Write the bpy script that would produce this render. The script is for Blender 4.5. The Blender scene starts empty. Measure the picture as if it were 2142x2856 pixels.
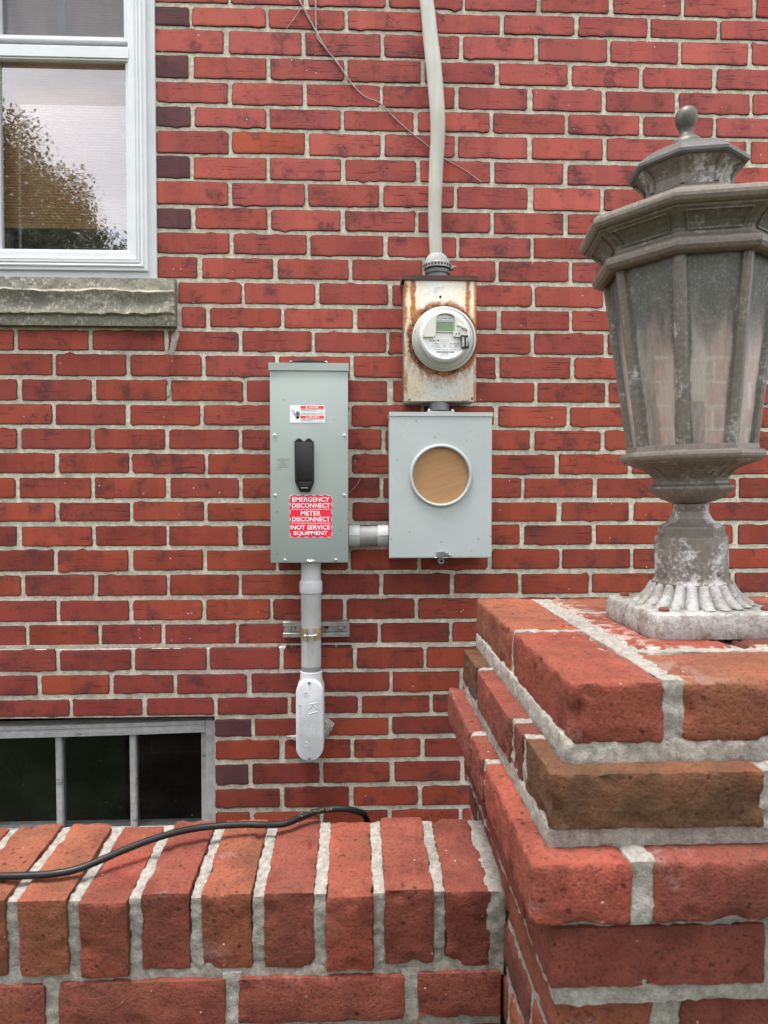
import bpy, bmesh, math, random
import numpy as np
from mathutils import Vector, Matrix, noise as mnoise
R = math.radians
SC = bpy.context.scene
COL = SC.collection
EYE = 1.45            # height of the camera above the ground; z values below are metres above eye level

# ------------------------------------------------------------------ camera
cam = bpy.data.cameras.new("camera")
cam.sensor_fit = 'VERTICAL'; cam.sensor_height = 36.0; cam.lens = 36.0 * 1980 / 2856
cam.clip_start = 0.02; cam.clip_end = 3000
cam.dof.use_dof = True; cam.dof.focus_distance = 1.9; cam.dof.aperture_fstop = 12.0
camo = bpy.data.objects.new("camera", cam); COL.objects.link(camo)
camo.location = (0, -2.0, EYE)
yaw, pitch = 0.03850076, -0.02892231
camo.rotation_euler = (math.pi / 2 + pitch, 0, -yaw)
SC.camera = camo

# ------------------------------------------------------------------ sky, sun, exposure
SUN_EL, SUN_AZ = R(78), R(235)      # azimuth clockwise from +Y (the wall lies at +Y)
world = bpy.data.worlds.new("World"); SC.world = world; world.use_nodes = True
wn = world.node_tree; wn.nodes.clear()
def wnode(t, **k):
    n = wn.nodes.new(t)
    for a, v in k.items(): setattr(n, a, v)
    return n
sky = wnode('ShaderNodeTexSky', sky_type='NISHITA', sun_disc=False, sun_elevation=SUN_EL, sun_rotation=SUN_AZ,
            air_density=1.0, dust_density=2.0, ozone_density=1.0)
wtc = wnode('ShaderNodeTexCoord')
wmap = wnode('ShaderNodeMapping'); wmap.inputs['Scale'].default_value = (1, 1, 2.2)
wno = wnode('ShaderNodeTexNoise'); wno.inputs['Scale'].default_value = 2.6; wno.inputs['Detail'].default_value = 7; wno.inputs['Roughness'].default_value = 0.55
wno.inputs['Distortion'].default_value = 0.4
wmr = wnode('ShaderNodeMapRange'); wmr.inputs['From Min'].default_value = 0.36; wmr.inputs['From Max'].default_value = 0.62
wmr.inputs['To Min'].default_value = 0.66; wmr.inputs['To Max'].default_value = 1.0
wmix = wnode('ShaderNodeMix', data_type='RGBA'); wmix.inputs[7].default_value = (15.6, 15.5, 15.9, 1)
wbg = wnode('ShaderNodeBackground'); wbg.inputs['Strength'].default_value = 0.082
wout = wnode('ShaderNodeOutputWorld')
L = wn.links.new
L(wtc.outputs['Generated'], wmap.inputs['Vector']); L(wmap.outputs['Vector'], wno.inputs['Vector'])
L(wno.outputs[0], wmr.inputs['Value']); L(wmr.outputs[0], wmix.inputs[0]); L(sky.outputs[0], wmix.inputs[6])
L(wmix.outputs[2], wbg.inputs['Color']); L(wbg.outputs[0], wout.inputs['Surface'])

sun = bpy.data.lights.new("sun", 'SUN'); sun.energy = 3.3; sun.angle = R(22); sun.color = (1.0, 0.955, 0.89)
suno = bpy.data.objects.new("sun", sun); COL.objects.link(suno)
sd = Vector((math.sin(SUN_AZ) * math.cos(SUN_EL), math.cos(SUN_AZ) * math.cos(SUN_EL), math.sin(SUN_EL)))
suno.rotation_euler = sd.to_track_quat('Z', 'Y').to_euler()
suno.location = (0, -6, 8)
SC.view_settings.view_transform = 'Standard'; SC.view_settings.look = 'None'
SC.view_settings.gamma = 1.0; SC.view_settings.exposure = 0.84; SC.view_settings.use_curve_mapping = False
SC.cycles.max_bounces = 8; SC.cycles.use_denoising = True

# ------------------------------------------------------------------ helpers: colour, materials
def lin(c): return c / 12.92 if c <= 0.04045 else ((c + 0.055) / 1.055) ** 2.4
def rgb(r, g, b, k=1.0): return (lin(r / 255) * k, lin(g / 255) * k, lin(b / 255) * k, 1.0)

class G:
    """small builder for a node material"""
    def __init__(s, name):
        s.m = bpy.data.materials.new(name); s.m.use_nodes = True
        s.t = s.m.node_tree; s.t.nodes.clear()
    def node(s, t, **k):
        n = s.t.nodes.new(t)
        for a, v in k.items(): setattr(n, a, v)
        return n
    def put(s, inp, v):
        if hasattr(v, 'is_output') or isinstance(v, bpy.types.NodeSocket): s.t.links.new(v, inp)
        elif v is not None: inp.default_value = v
    def obj(s): return s.node('ShaderNodeTexCoord').outputs['Object']
    def geo(s): return s.node('ShaderNodeNewGeometry')
    def info(s): return s.node('ShaderNodeObjectInfo').outputs
    def vm(s, op, a, b):
        n = s.node('ShaderNodeVectorMath', operation=op); s.put(n.inputs[0], a); s.put(n.inputs[1], b); return n.outputs[0]
    def seeded(s, scale=(1, 1, 1)):
        r = s.info()['Random']
        n = s.node('ShaderNodeCombineXYZ')
        for i, k in enumerate((37.1, 53.7, 91.3)): s.put(n.inputs[i], s.math('MULTIPLY', r, k))
        v = s.vm('ADD', s.obj(), n.outputs[0])
        return v if scale == (1, 1, 1) else s.vm('MULTIPLY', v, scale)
    def noise(s, v, scale, detail=3, rough=.55, dist=0.0):
        n = s.node('ShaderNodeTexNoise'); s.put(n.inputs['Vector'], v)
        n.inputs['Scale'].default_value = scale; n.inputs['Detail'].default_value = detail
        n.inputs['Roughness'].default_value = rough; n.inputs['Distortion'].default_value = dist
        return n.outputs[0]
    def voro(s, v, scale, feature='F1', out='Distance'):
        n = s.node('ShaderNodeTexVoronoi', feature=feature); s.put(n.inputs['Vector'], v); n.inputs['Scale'].default_value = scale
        return n.outputs[out]
    def mr(s, v, a, b, c=0.0, d=1.0, smooth=True):
        n = s.node('ShaderNodeMapRange'); n.interpolation_type = 'SMOOTHSTEP' if smooth else 'LINEAR'
        s.put(n.inputs['Value'], v)
        for k, x in zip(('From Min', 'From Max', 'To Min', 'To Max'), (a, b, c, d)): s.put(n.inputs[k], x)
        return n.outputs[0]
    def math(s, op, a, b=None, c=None):
        n = s.node('ShaderNodeMath', operation=op)
        for i, v in enumerate((a, b, c)):
            if v is not None: s.put(n.inputs[i], v)
        return n.outputs[0]
    def mul(s, a, b): return s.math('MULTIPLY', a, b)
    def mix(s, f, a, b, mode='MIX'):
        n = s.node('ShaderNodeMix', data_type='RGBA', blend_type=mode)
        s.put(n.inputs[0], f); s.put(n.inputs[6], a); s.put(n.inputs[7], b); return n.outputs[2]
    def sep(s, v):
        n = s.node('ShaderNodeSeparateXYZ'); s.put(n.inputs[0], v); return n.outputs
    def attr(s, name): return s.node('ShaderNodeAttribute', attribute_name=name).outputs['Fac']
    def bump(s, h, strength=.5, dist=.002, normal=None):
        n = s.node('ShaderNodeBump'); n.inputs['Strength'].default_value = strength; n.inputs['Distance'].default_value = dist
        s.put(n.inputs['Height'], h)
        if normal is not None: s.put(n.inputs['Normal'], normal)
        return n.outputs[0]
    def out(s, color, rough=.6, metal=0.0, normal=None, spec=.5, **extra):
        b = s.node('ShaderNodeBsdfPrincipled')
        s.put(b.inputs['Base Color'], color); s.put(b.inputs['Roughness'], rough); s.put(b.inputs['Metallic'], metal)
        s.put(b.inputs['Specular IOR Level'], spec)
        if normal is not None: s.put(b.inputs['Normal'], normal)
        for k, v in extra.items(): s.put(b.inputs[k], v)
        o = s.node('ShaderNodeOutputMaterial'); s.t.links.new(b.outputs[0], o.inputs['Surface'])
        s.b = b
        return s.m

def simple(name, col, rough=.6, metal=0.0, var=.12, nscale=60, bump=.1, spec=.5):
    g = G(name); v = g.obj()
    n = g.noise(v, nscale, 4); n2 = g.noise(v, nscale * .13, 3)
    k = g.mr(g.math('ADD', g.mul(n, .5), g.mul(n2, .5)), .3, .7, 1 - var, 1 + var)
    mixn = g.node('ShaderNodeVectorMath', operation='SCALE'); mixn.inputs[0].default_value = col[:3]; g.put(mixn.inputs['Scale'], k)
    rr = g.mr(n, .3, .7, max(rough - .08, .02), min(rough + .08, 1))
    return g.out(mixn.outputs[0], rr, metal, g.bump(n, bump, .001) if bump else None, spec)

# ---- old wall brick: smooth red face, dark fire marks, wire-drag streaks, pits, darkened arrises
def make_wall_brick():
    g = G('wall_brick'); v = g.seeded(); oc = g.info()['Color']
    n1 = g.noise(v, 16, 4, .6); n0 = g.noise(v, 7, 2); nf = g.noise(v, 420, 2); nm = g.noise(v, 90, 3)
    st = g.noise(g.vm('MULTIPLY', v, (1.0, 1, 16)), 13, 4, .65, .25)
    col = g.mix(g.mr(n0, .4, .68, 0, .55), oc, g.mix(1.0, oc, (.66, .60, .74, 1), 'MULTIPLY'))
    col = g.mix(g.mr(nm, .35, .7, 0, .25), col, g.mix(1.0, col, (1.22, 1.12, 1.05, 1), 'MULTIPLY'))
    blot = g.mul(g.mr(n1, .51, .67), g.mr(nm, .35, .6, .35, 1))
    col = g.mix(g.mul(blot, .68), col, (.055, .026, .028, 1))
    streak = g.mul(g.mr(st, .57, .66), g.mr(n0, .42, .56))
    col = g.mix(g.mul(streak, .75), col, (.045, .018, .018, 1))
    band = g.noise(g.vm('MULTIPLY', v, (1, .0, .06)), 17, 1, .3)
    col = g.mix(g.mul(g.mr(band, .505, .525), .30), col, g.mix(1.0, col, (.68, .66, .74, 1), 'MULTIPLY'))
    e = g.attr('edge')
    rim_dark = g.mul(g.mr(e, .05, .8), g.mr(g.noise(v, 38, 4), .34, .52, .45, 1))  # darkens the face towards its outline, broken up by noise
    col = g.mix(g.mul(rim_dark, .92), col, (.05, .028, .024, 1))
    vq = g.vm('MULTIPLY', v, (.75, 1, 1.2)); vd = g.voro(vq, 190); vr = g.sep(g.voro(vq, 190, out='Color'))[0]; fw = g.noise(v, 260, 3, .7)
    pit = g.mul(g.mul(g.mr(g.math('ADD', vd, g.mr(fw, .3, .7, -.22, .22)), .10, .34, 1, 0), g.mr(vr, .70, .76)), g.mr(g.noise(v, 12, 3), .47, .60))
    scuff = g.mr(g.math('ADD', g.mul(fw, .5), g.mul(g.noise(g.vm('MULTIPLY', v, (1, 1, 2.2)), 60, 5, .7), .5)), .56, .66)
    col = g.mix(g.mul(scuff, .60), col, g.mix(1.0, col, (.34, .30, .32, 1), 'MULTIPLY'))
    col = g.mix(g.mul(pit, .8), col, (.04, .018, .016, 1))
    # hair cracks
    wob = g.node('ShaderNodeTexNoise'); g.put(wob.inputs['Vector'], v); wob.inputs['Scale'].default_value = 55; wob.inputs['Detail'].default_value = 3
    cr = g.voro(g.vm('ADD', v, g.vm('MULTIPLY', wob.outputs[1], (.03, .03, .03))), 24, 'DISTANCE_TO_EDGE')
    crack = g.mul(g.mr(cr, .004, .020, 1, 0), g.mr(g.noise(v, 14, 2), .60, .66))
    col = g.mix(g.mul(crack, .8), col, (.035, .015, .015, 1))
    vd2 = g.voro(v, 85); vr2 = g.sep(g.voro(v, 85, out='Color'))[1]
    fleck = g.mul(g.mr(vd2, .10, .2, 1, 0), g.mr(vr2, .985, .988))
    col = g.mix(fleck, col, (.55, .5, .45, 1))
    h = g.math('ADD', g.mul(nf, .25), g.mul(nm, .5))
    h = g.math('SUBTRACT', h, g.math('ADD', g.mul(pit, 1.2), g.math('ADD', g.mul(streak, .6), g.mul(crack, 1.0))))
    return g.out(col, .78, 0, g.bump(h, .55, .0012), .28)

def make_mortar(name, base, dark, worldscale=1.0, grain=.6, stain=.5):
    g = G(name); v = g.vm('MULTIPLY', g.geo().outputs['Position'], (worldscale,) * 3)
    a = g.noise(v, 9, 4, .6); b = g.noise(v, 70, 4, .65); c = g.noise(v, 330, 3, .6); d = g.noise(v, 2.3, 2)
    col = g.mix(g.mr(b, .3, .72), dark, base)
    col = g.mix(g.mul(g.mr(a, .52, .70), stain), col, (dark[0] * .5, dark[1] * .5, dark[2] * .48, 1))
    col = g.mix(g.mr(c, .58, .75, 0, .45), col, (min(base[0] * 1.5, .8), min(base[1] * 1.5, .8), min(base[2] * 1.55, .8), 1))
    col = g.mix(g.mr(c, .40, .28, 0, .5), col, (.10, .09, .08, 1))
    e = g.noise(v, 620, 2, .7); col = g.mix(g.mr(e, .44, .33, 0, .6), col, (.12, .11, .10, 1)); col = g.mix(g.mr(e, .58, .68, 0, .55), col, (.72, .70, .66, 1))
    h = g.math('ADD', g.mul(b, .7), g.math('ADD', g.mul(c, .6), g.mul(e, .5)))
    return g.out(col, .92, 0, g.bump(h, grain, .003), .2)

# ---- newer sand-faced brick of the pier and the porch wall
def make_porch_brick():
    g = G('porch_brick'); v = g.seeded(); inf = g.info(); oc = inf['Color']; al = inf['Alpha']
    n0 = g.noise(v, 8, 3, .6, .4); n1 = g.noise(v, 34, 4, .65); nf = g.noise(v, 620, 2, .6); ns = g.noise(v, 210, 3, .6)
    tone = g.mix(1.0, oc, (.56, .84, .82, 1), 'MULTIPLY')
    col = g.mix(g.mul(g.mr(n0, .36, .66), al), oc, tone)
    n2 = g.noise(v, 15, 4, .6, .2); col = g.mix(g.mr(n2, .46, .72, 0, .62), col, g.mix(1.0, col, (.50, .46, .50, 1), 'MULTIPLY')); col = g.mix(g.mr(n2, .44, .30, 0, .55), col, g.mix(1.0, col, (1.18, 1.38, 1.22, 1), 'MULTIPLY'))
    col = g.mix(g.mr(n1, .35, .68, 0, .5), col, g.mix(1.0, col, (.70, .66, .66, 1), 'MULTIPLY'))
    col = g.mix(g.mr(ns, .42, .66, 0, .30), col, g.mix(1.0, col, (1.35, 1.3, 1.25, 1), 'MULTIPLY'))
    col = g.mix(g.mr(ns, .43, .33, 0, .55), col, (.05, .022, .016, 1))
    grit = g.noise(v, 330, 2, .7)
    col = g.mix(g.mr(grit, .60, .70, 0, .55), col, g.mix(1.0, col, (1.7, 1.6, 1.5, 1), 'MULTIPLY'))
    col = g.mix(g.mr(grit, .40, .31, 0, .75), col, (.032, .016, .012, 1))
    vp = g.voro(v, 95); vpr = g.sep(g.voro(v, 95, out='Color'))[2]; hole = g.mul(g.mr(g.math('ADD', vp, g.mr(ns, .3, .7, -.12, .12)), .14, .3, 1, 0), g.mr(vpr, .90, .93))
    col = g.mix(g.mul(hole, .75), col, (.04, .018, .014, 1))
    ash = g.mul(g.mr(g.noise(v, 13, 4, .6), .62, .74), g.mr(ns, .4, .6, .2, 1))
    col = g.mix(g.mul(ash, .38), col, (.30, .25, .24, 1))
    drag = g.noise(g.vm('MULTIPLY', v, (1, 1, 7)), 28, 3, .6, .6)
    vd = g.voro(v, 120); vr = g.sep(g.voro(v, 120, out='Color'))[0]
    fleck = g.mul(g.mr(g.math('ADD', vd, g.mr(ns, .3, .7, -.08, .08)), .06, .16, 1, 0), g.mr(vr, .95, .96))
    col = g.mix(g.mul(fleck, .8), col, (.62, .5, .42, 1))
    lime = g.attr('lime')
    lm = g.mul(lime, g.mr(g.noise(g.obj(), 60, 5, .7), .46, .56))
    col = g.mix(lm, col, (.56, .52, .48, 1))
    h = g.math('ADD', g.mul(nf, .5), g.math('ADD', g.mul(ns, 1.1), g.math('ADD', g.mul(n1, .5), g.math('ADD', g.mul(grit, 1.0), g.math('SUBTRACT', g.mul(drag, .2), g.mul(hole, 1.0))))))
    return g.out(col, .92, 0, g.bump(h, .55, .0018), .2)

M = {}
M['brick'] = make_wall_brick()
M['mortar'] = make_mortar('wall_mortar', rgb(224, 215, 198), rgb(180, 170, 152), 1, .6, .5)
M['patch'] = make_mortar('repair_mortar', rgb(190, 186, 178), rgb(135, 130, 124), 1.4, .8, .35)
M['pbrick'] = make_porch_brick()
M['pmortar'] = make_mortar('porch_mortar', rgb(176, 171, 162), rgb(136, 131, 124), 1.9, .9, .35)

# ------------------------------------------------------------------ helpers: objects
WLOC = {}
def wl(o):
    return WLOC.get(o.name, Vector((0, 0, 0))) if o else Vector((0, 0, 0))
def tag(o, label=None, cat=None, group=None, kind=None):
    if label: o['label'] = label
    if cat: o['category'] = cat
    if group: o['group'] = group
    if kind: o['kind'] = kind
    return o
def thing(name, label, cat, loc, group=None):
    o = bpy.data.objects.new(name, None); COL.objects.link(o); o.location = loc; o.empty_display_size = .1
    WLOC[o.name] = Vector(loc)
    return tag(o, label, cat, group)
def link(name, me, mat, parent=None, origin=None, color=None, smooth=False, kind=None, label=None):
    """verts of me are in world space; origin becomes the object's own origin"""
    o = bpy.data.objects.new(name, me); COL.objects.link(o)
    org = Vector(origin) if origin is not None else wl(parent)
    if org.length > 0: me.transform(Matrix.Translation(-org))
    if parent: o.parent = parent
    o.location = org - wl(parent)
    WLOC[o.name] = org
    if mat is not None: me.materials.append(mat)
    if color: o.color = color
    if smooth:
        me.polygons.foreach_set('use_smooth', [True] * len(me.polygons))
        if smooth is not True:
            try: me.set_sharp_from_angle(angle=R(smooth))
            except Exception: pass
    if kind: o['kind'] = kind
    if label: o['label'] = label
    return o
class MB:
    """collects geometry in world space (metres; z given relative to eye level unless raw)"""
    def __init__(s): s.v = []; s.f = []
    def add(s, vs, fs):
        b = len(s.v); s.v += [tuple(x) for x in vs]; s.f += [tuple(i + b for i in f) for f in fs]; return s
    def box(s, x0, x1, y0, y1, z0, z1):
        return s.add([(x0, y0, z0), (x1, y0, z0), (x1, y1, z0), (x0, y1, z0), (x0, y0, z1), (x1, y0, z1), (x1, y1, z1), (x0, y1, z1)],
                     [(0, 3, 2, 1), (4, 5, 6, 7), (0, 1, 5, 4), (1, 2, 6, 5), (2, 3, 7, 6), (3, 0, 4, 7)])
    def lathe(s, prof, c, axis='Z', n=48, cap=True):
        """prof: (r, h) along the axis from c"""
        vs = []; fs = []; m = len(prof)
        for r, h in prof:
            for k in range(n):
                a = 2 * math.pi * k / n; u, w = r * math.cos(a), r * math.sin(a)
                vs.append({'Z': (c[0] + u, c[1] + w, c[2] + h), 'Y': (c[0] + u, c[1] + h, c[2] + w), 'X': (c[0] + h, c[1] + u, c[2] + w)}[axis])
        for j in range(m - 1):
            for k in range(n):
                k2 = (k + 1) % n; fs.append((j * n + k, j * n + k2, (j + 1) * n + k2, (j + 1) * n + k))
        if cap:
            fs.append(tuple(range(n))[::-1]); fs.append(tuple((m - 1) * n + k for k in range(n)))
        return s.add(vs, fs)
    def sweep(s, pts, rad, n=10, cap=True, flat=None):
        P = [Vector(p) for p in pts]; m = len(P)
        rads = rad if isinstance(rad, (list, tuple)) else [rad] * m
        vs = []; fs = []; up = Vector((0, 1, 0.01)).normalized()
        for i, p in enumerate(P):
            t = (P[min(i + 1, m - 1)] - P[max(i - 1, 0)]).normalized()
            b = t.cross(up); b.normalize(); nn = b.cross(t).normalized()
            q = flat[i] if flat else 1.0
            for k in range(n):
                a = 2 * math.pi * k / n
                vs.append(p + b * math.cos(a) * rads[i] + nn * math.sin(a) * rads[i] * q)
        for j in range(m - 1):
            for k in range(n):
                k2 = (k + 1) % n; fs.append((j * n + k, j * n + k2, (j + 1) * n + k2, (j + 1) * n + k))
        if cap: fs.append(tuple(range(n))[::-1]); fs.append(tuple((m - 1) * n + k for k in range(n)))
        return s.add(vs, fs)
    def mesh(s, name='m', lift=True):
        me = bpy.data.meshes.new(name)
        me.from_pydata([(x, y, z + EYE) for x, y, z in s.v] if lift else s.v, [], s.f); me.update()
        bm = bmesh.new(); bm.from_mesh(me); bmesh.ops.recalc_face_normals(bm, faces=bm.faces); bm.to_mesh(me); bm.free()
        return me
def bevel(me, w=.002, seg=2, angle=30):
    bm = bmesh.new(); bm.from_mesh(me)
    es = [e for e in bm.edges if len(e.link_faces) == 2 and e.calc_face_angle(0) > R(angle)]
    bmesh.ops.bevel(bm, geom=es, offset=w, segments=seg, profile=.5, affect='EDGES', clamp_overlap=True)
    bm.to_mesh(me); bm.free(); return me
def smoothcurve(pts, n=8):
    P = [Vector(p) for p in pts]; out = []
    for i in range(len(P) - 1):
        a, b, c, d = P[max(i - 1, 0)], P[i], P[i + 1], P[min(i + 2, len(P) - 1)]
        for k in range(n):
            t = k / n
            out.append(.5 * ((2 * b) + (c - a) * t + (2 * a - 5 * b + 4 * c - d) * t * t + (3 * b - a - 3 * c + d) * t ** 3))
    out.append(P[-1]); return out

_DG = None
def text_mesh(body, x0, x1, zb, zt, y, rot=0, bold=.012, extrude=0.0, mirror=False):
    """lettering filling the rectangle x0..x1, zb..zt on the plane y (facing -Y); rot in degrees clockwise"""
    cu = bpy.data.curves.new('lettering', 'FONT'); cu.body = body; cu.size = 1; cu.offset = bold; cu.resolution_u = 3
    cu.extrude = 0
    o = bpy.data.objects.new('lettering_src', cu); COL.objects.link(o)
    bpy.context.view_layer.update()
    me0 = bpy.data.meshes.new_from_object(o.evaluated_get(bpy.context.evaluated_depsgraph_get()))
    vs = np.array([v.co[:] for v in me0.vertices]); fs = [tuple(p.vertices) for p in me0.polygons]
    bpy.data.objects.remove(o); bpy.data.curves.remove(cu); bpy.data.meshes.remove(me0)
    p = vs[:, :2]; p = (p - p.min(0)) / (p.max(0) - p.min(0))
    if rot == 90: p = np.stack([p[:, 1], 1 - p[:, 0]], 1)
    mb = MB(); mb.add([(x0 + (x1 - x0) * a, y, zb + (zt - zb) * b) for a, b in p], fs)
    if extrude:
        n = len(mb.v); ed = {}
        for f in fs:
            for i in range(len(f)):
                e = (f[i], f[(i + 1) % len(f)]); ed[e] = 1
        mb.v += [(a, y + extrude, c) for a, _, c in mb.v]
        mb.f += [(a, b, b + n, a + n) for (a, b) in ed if (b, a) not in ed]
    return mb.mesh()

def face_brick(rng, x0, x1, z0, z1, y, depth=.09, rough=1.0):
    """one wall brick: irregular rounded face outline, soft arris, full depth"""
    w, h = x1 - x0, z1 - z0; cx, cz = (x0 + x1) / 2, (z0 + z1) / 2
    pts = []; rc = [rng.choice((.0015, .002, .003, .003, .0055)) for _ in range(4)]
    nx = max(4, int(w / .016)); nz = 4; sd = rng.uniform(0, 500)
    def side(ax, az, bx, bz, n, i):
        r0, r1 = rc[i], rc[(i + 1) % 4]; l = math.hypot(bx - ax, bz - az)
        for k in range(n + 1):
            t = (r0 + (l - r0 - r1) * k / n) / l; pts.append((ax + (bx - ax) * t, az + (bz - az) * t))
    side(-w / 2, -h / 2, w / 2, -h / 2, nx, 0); side(w / 2, -h / 2, w / 2, h / 2, nz, 1)
    side(w / 2, h / 2, -w / 2, h / 2, nx, 2); side(-w / 2, h / 2, -w / 2, -h / 2, nz, 3)
    chips = [(rng.uniform(-w / 2, w / 2), rng.choice((-h / 2, h / 2)), rng.uniform(.002, .006)) for _ in range(rng.choice((0, 1, 1, 2, 3)))]
    out = []
    for (px, pz) in pts:
        n = mnoise.noise(Vector((px * 60, pz * 60, sd))) * .0020 + mnoise.noise(Vector((px * 190, pz * 190, sd))) * .0024
        l = math.hypot(px / w, pz / h) + 1e-6
        d = n * rough
        for c in chips:
            q = math.hypot(px - c[0], pz - c[1])
            if q < .012: d -= c[2] * (1 - q / .012)
        # push along the nearest side's normal
        if abs(px) / (w / 2) > abs(pz) / (h / 2): px += math.copysign(d, px)
        else: pz += math.copysign(d, pz)
        out.append((px, pz))
    N = len(out); vs = []; fs = []
    ta, tb, ty = max(-.005, min(.005, rng.gauss(0, .003))), max(-.012, min(.012, rng.gauss(0, .007))), rng.uniform(-.0016, .0003)
    for inset, yy in ((0, depth), (0, .0014), (.0011, .0003), (.0055, 0)):
        for (px, pz) in out:
            qx = px - math.copysign(min(inset, abs(px)), px) * (1 if abs(px) / (w / 2) > .80 else abs(px) / (w / 2) * .3)
            qz = pz - math.copysign(min(inset, abs(pz)), pz) * (1 if abs(pz) / (h / 2) > .6 else .3)
            vs.append((cx + qx, y + yy + ty + px * ta + pz * tb, cz + qz))
    for j in range(3):
        for k in range(N):
            k2 = (k + 1) % N; fs.append((j * N + k, j * N + k2, (j + 1) * N + k2, (j + 1) * N + k))
    fs.append(tuple(3 * N + k for k in range(N)))
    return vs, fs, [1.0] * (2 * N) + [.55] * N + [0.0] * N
def brick_obj(name, geo, mat, parent, color, kind=None):
    vs, fs, e = geo
    mb = MB(); mb.add(vs, fs); me = bpy.data.meshes.new(name)
    me.from_pydata([(a, b, c + EYE) for a, b, c in vs], [], fs); me.update()
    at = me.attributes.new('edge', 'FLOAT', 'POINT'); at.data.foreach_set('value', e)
    a = np.array(vs); c = (a.min(0) + a.max(0)) / 2
    return link(name, me, mat, parent, (c[0], c[1], c[2] + EYE), color, kind=kind)

def rough_box(x0, x1, y0, y1, z0, z1, seed, step=.006, rad=.005, amp=.0014, fine=.0006, chip=.004, tilt=None, limef=None):
    """a weathered block: rounded edges, noise-displaced faces, chipped arrises.  returns verts, faces, lime"""
    dx, dy, dz = x1 - x0, y1 - y0, z1 - z0
    n = [max(2, int(round(d / step))) for d in (dx, dy, dz)]
    idx = {}; vs = []; fs = []; lime = []
    C_ = Vector(((x0 + x1) / 2, (y0 + y1) / 2, (z0 + z1) / 2)); H = Vector((dx / 2, dy / 2, dz / 2)); so = Vector((seed * 7.31, seed * 3.17, seed * 1.93))
    rot = Matrix.Rotation(tilt, 3, 'X') if tilt else None
    def vert(i, j, k):
        key = (i, j, k)
        if key in idx: return idx[key]
        p = Vector(((i / n[0] * 2 - 1) * H[0], (j / n[1] * 2 - 1) * H[1], (k / n[2] * 2 - 1) * H[2]))
        q = Vector([max(-H[a] + rad, min(H[a] - rad, p[a])) for a in range(3)])
        d = p - q; nrm = d.normalized() if d.length > 1e-9 else Vector((0, 0, 1))
        onf = [abs(abs(p[a]) - H[a]) < 1e-6 for a in range(3)]
        near = sum(1 for a in range(3) if H[a] - abs(p[a]) < .012)
        if d.length > 1e-9: p = q + nrm * rad
        P = p + so
        disp = mnoise.noise(P * 32) * amp + mnoise.noise(P * 120) * fine * 1.2 + mnoise.noise(P * 300) * fine * .6
        if near >= 2:
            cq = mnoise.noise(P * 48 + Vector((9, 4, 2)))
            disp -= max(0, cq - .12) * chip * 1.6 + abs(mnoise.noise(P * 150)) * chip * .25
        p = p + nrm * disp
        w = (rot @ p if rot else p) + C_
        idx[key] = len(vs); vs.append(tuple(w)); lime.append(limef(w) if limef else 0.0)
        return idx[key]
    for (a, b, c) in ((0, 1, 2), (1, 2, 0), (2, 0, 1)):
        for side in (0, n[c]):
            for i in range(n[a]):
                for j in range(n[b]):
                    q = []
                    for (u, v) in ((i, j), (i + 1, j), (i + 1, j + 1), (i, j + 1)):
                        k = [0, 0, 0]; k[a] = u; k[b] = v; k[c] = side; q.append(vert(*k))
                    fs.append(tuple(q) if side else tuple(q[::-1]))
    return vs, fs, lime
def block(name, dims, seed, mat, parent, color=None, smooth=50, **k):
    vs, fs, lm = rough_box(*dims, seed, **k)
    me = bpy.data.meshes.new(name); me.from_pydata([(a, b, c + EYE) for a, b, c in vs], [], fs); me.update()
    at = me.attributes.new('lime', 'FLOAT', 'POINT'); at.data.foreach_set('value', lm)
    c = ((dims[0] + dims[1]) / 2, (dims[2] + dims[3]) / 2, (dims[4] + dims[5]) / 2 + EYE)
    return link(name, me, mat, parent, c, color, smooth=smooth)

# ================================================================== THE SETTING
rng = random.Random(11)
def make_grass():
    g = G('lawn'); v = g.geo().outputs['Position']
    a = g.noise(v, 1.3, 4); b = g.noise(v, 40, 4, .7)
    col = g.mix(g.mr(a, .35, .65), (.045, .07, .02, 1), (.075, .10, .032, 1))
    col = g.mix(g.mr(b, .3, .7), g.mix(1.0, col, (.5, .5, .5, 1), 'MULTIPLY'), col)
    return g.out(col, .95, 0, g.bump(b, .8, .03), .1)
mb = MB(); mb.add([(-900, -900, -1.45), (900, -900, -1.45), (900, 900, -1.45), (-900, 900, -1.45)], [(0, 1, 2, 3)])
tag(link('ground', mb.mesh(), make_grass()), kind='structure')

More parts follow.
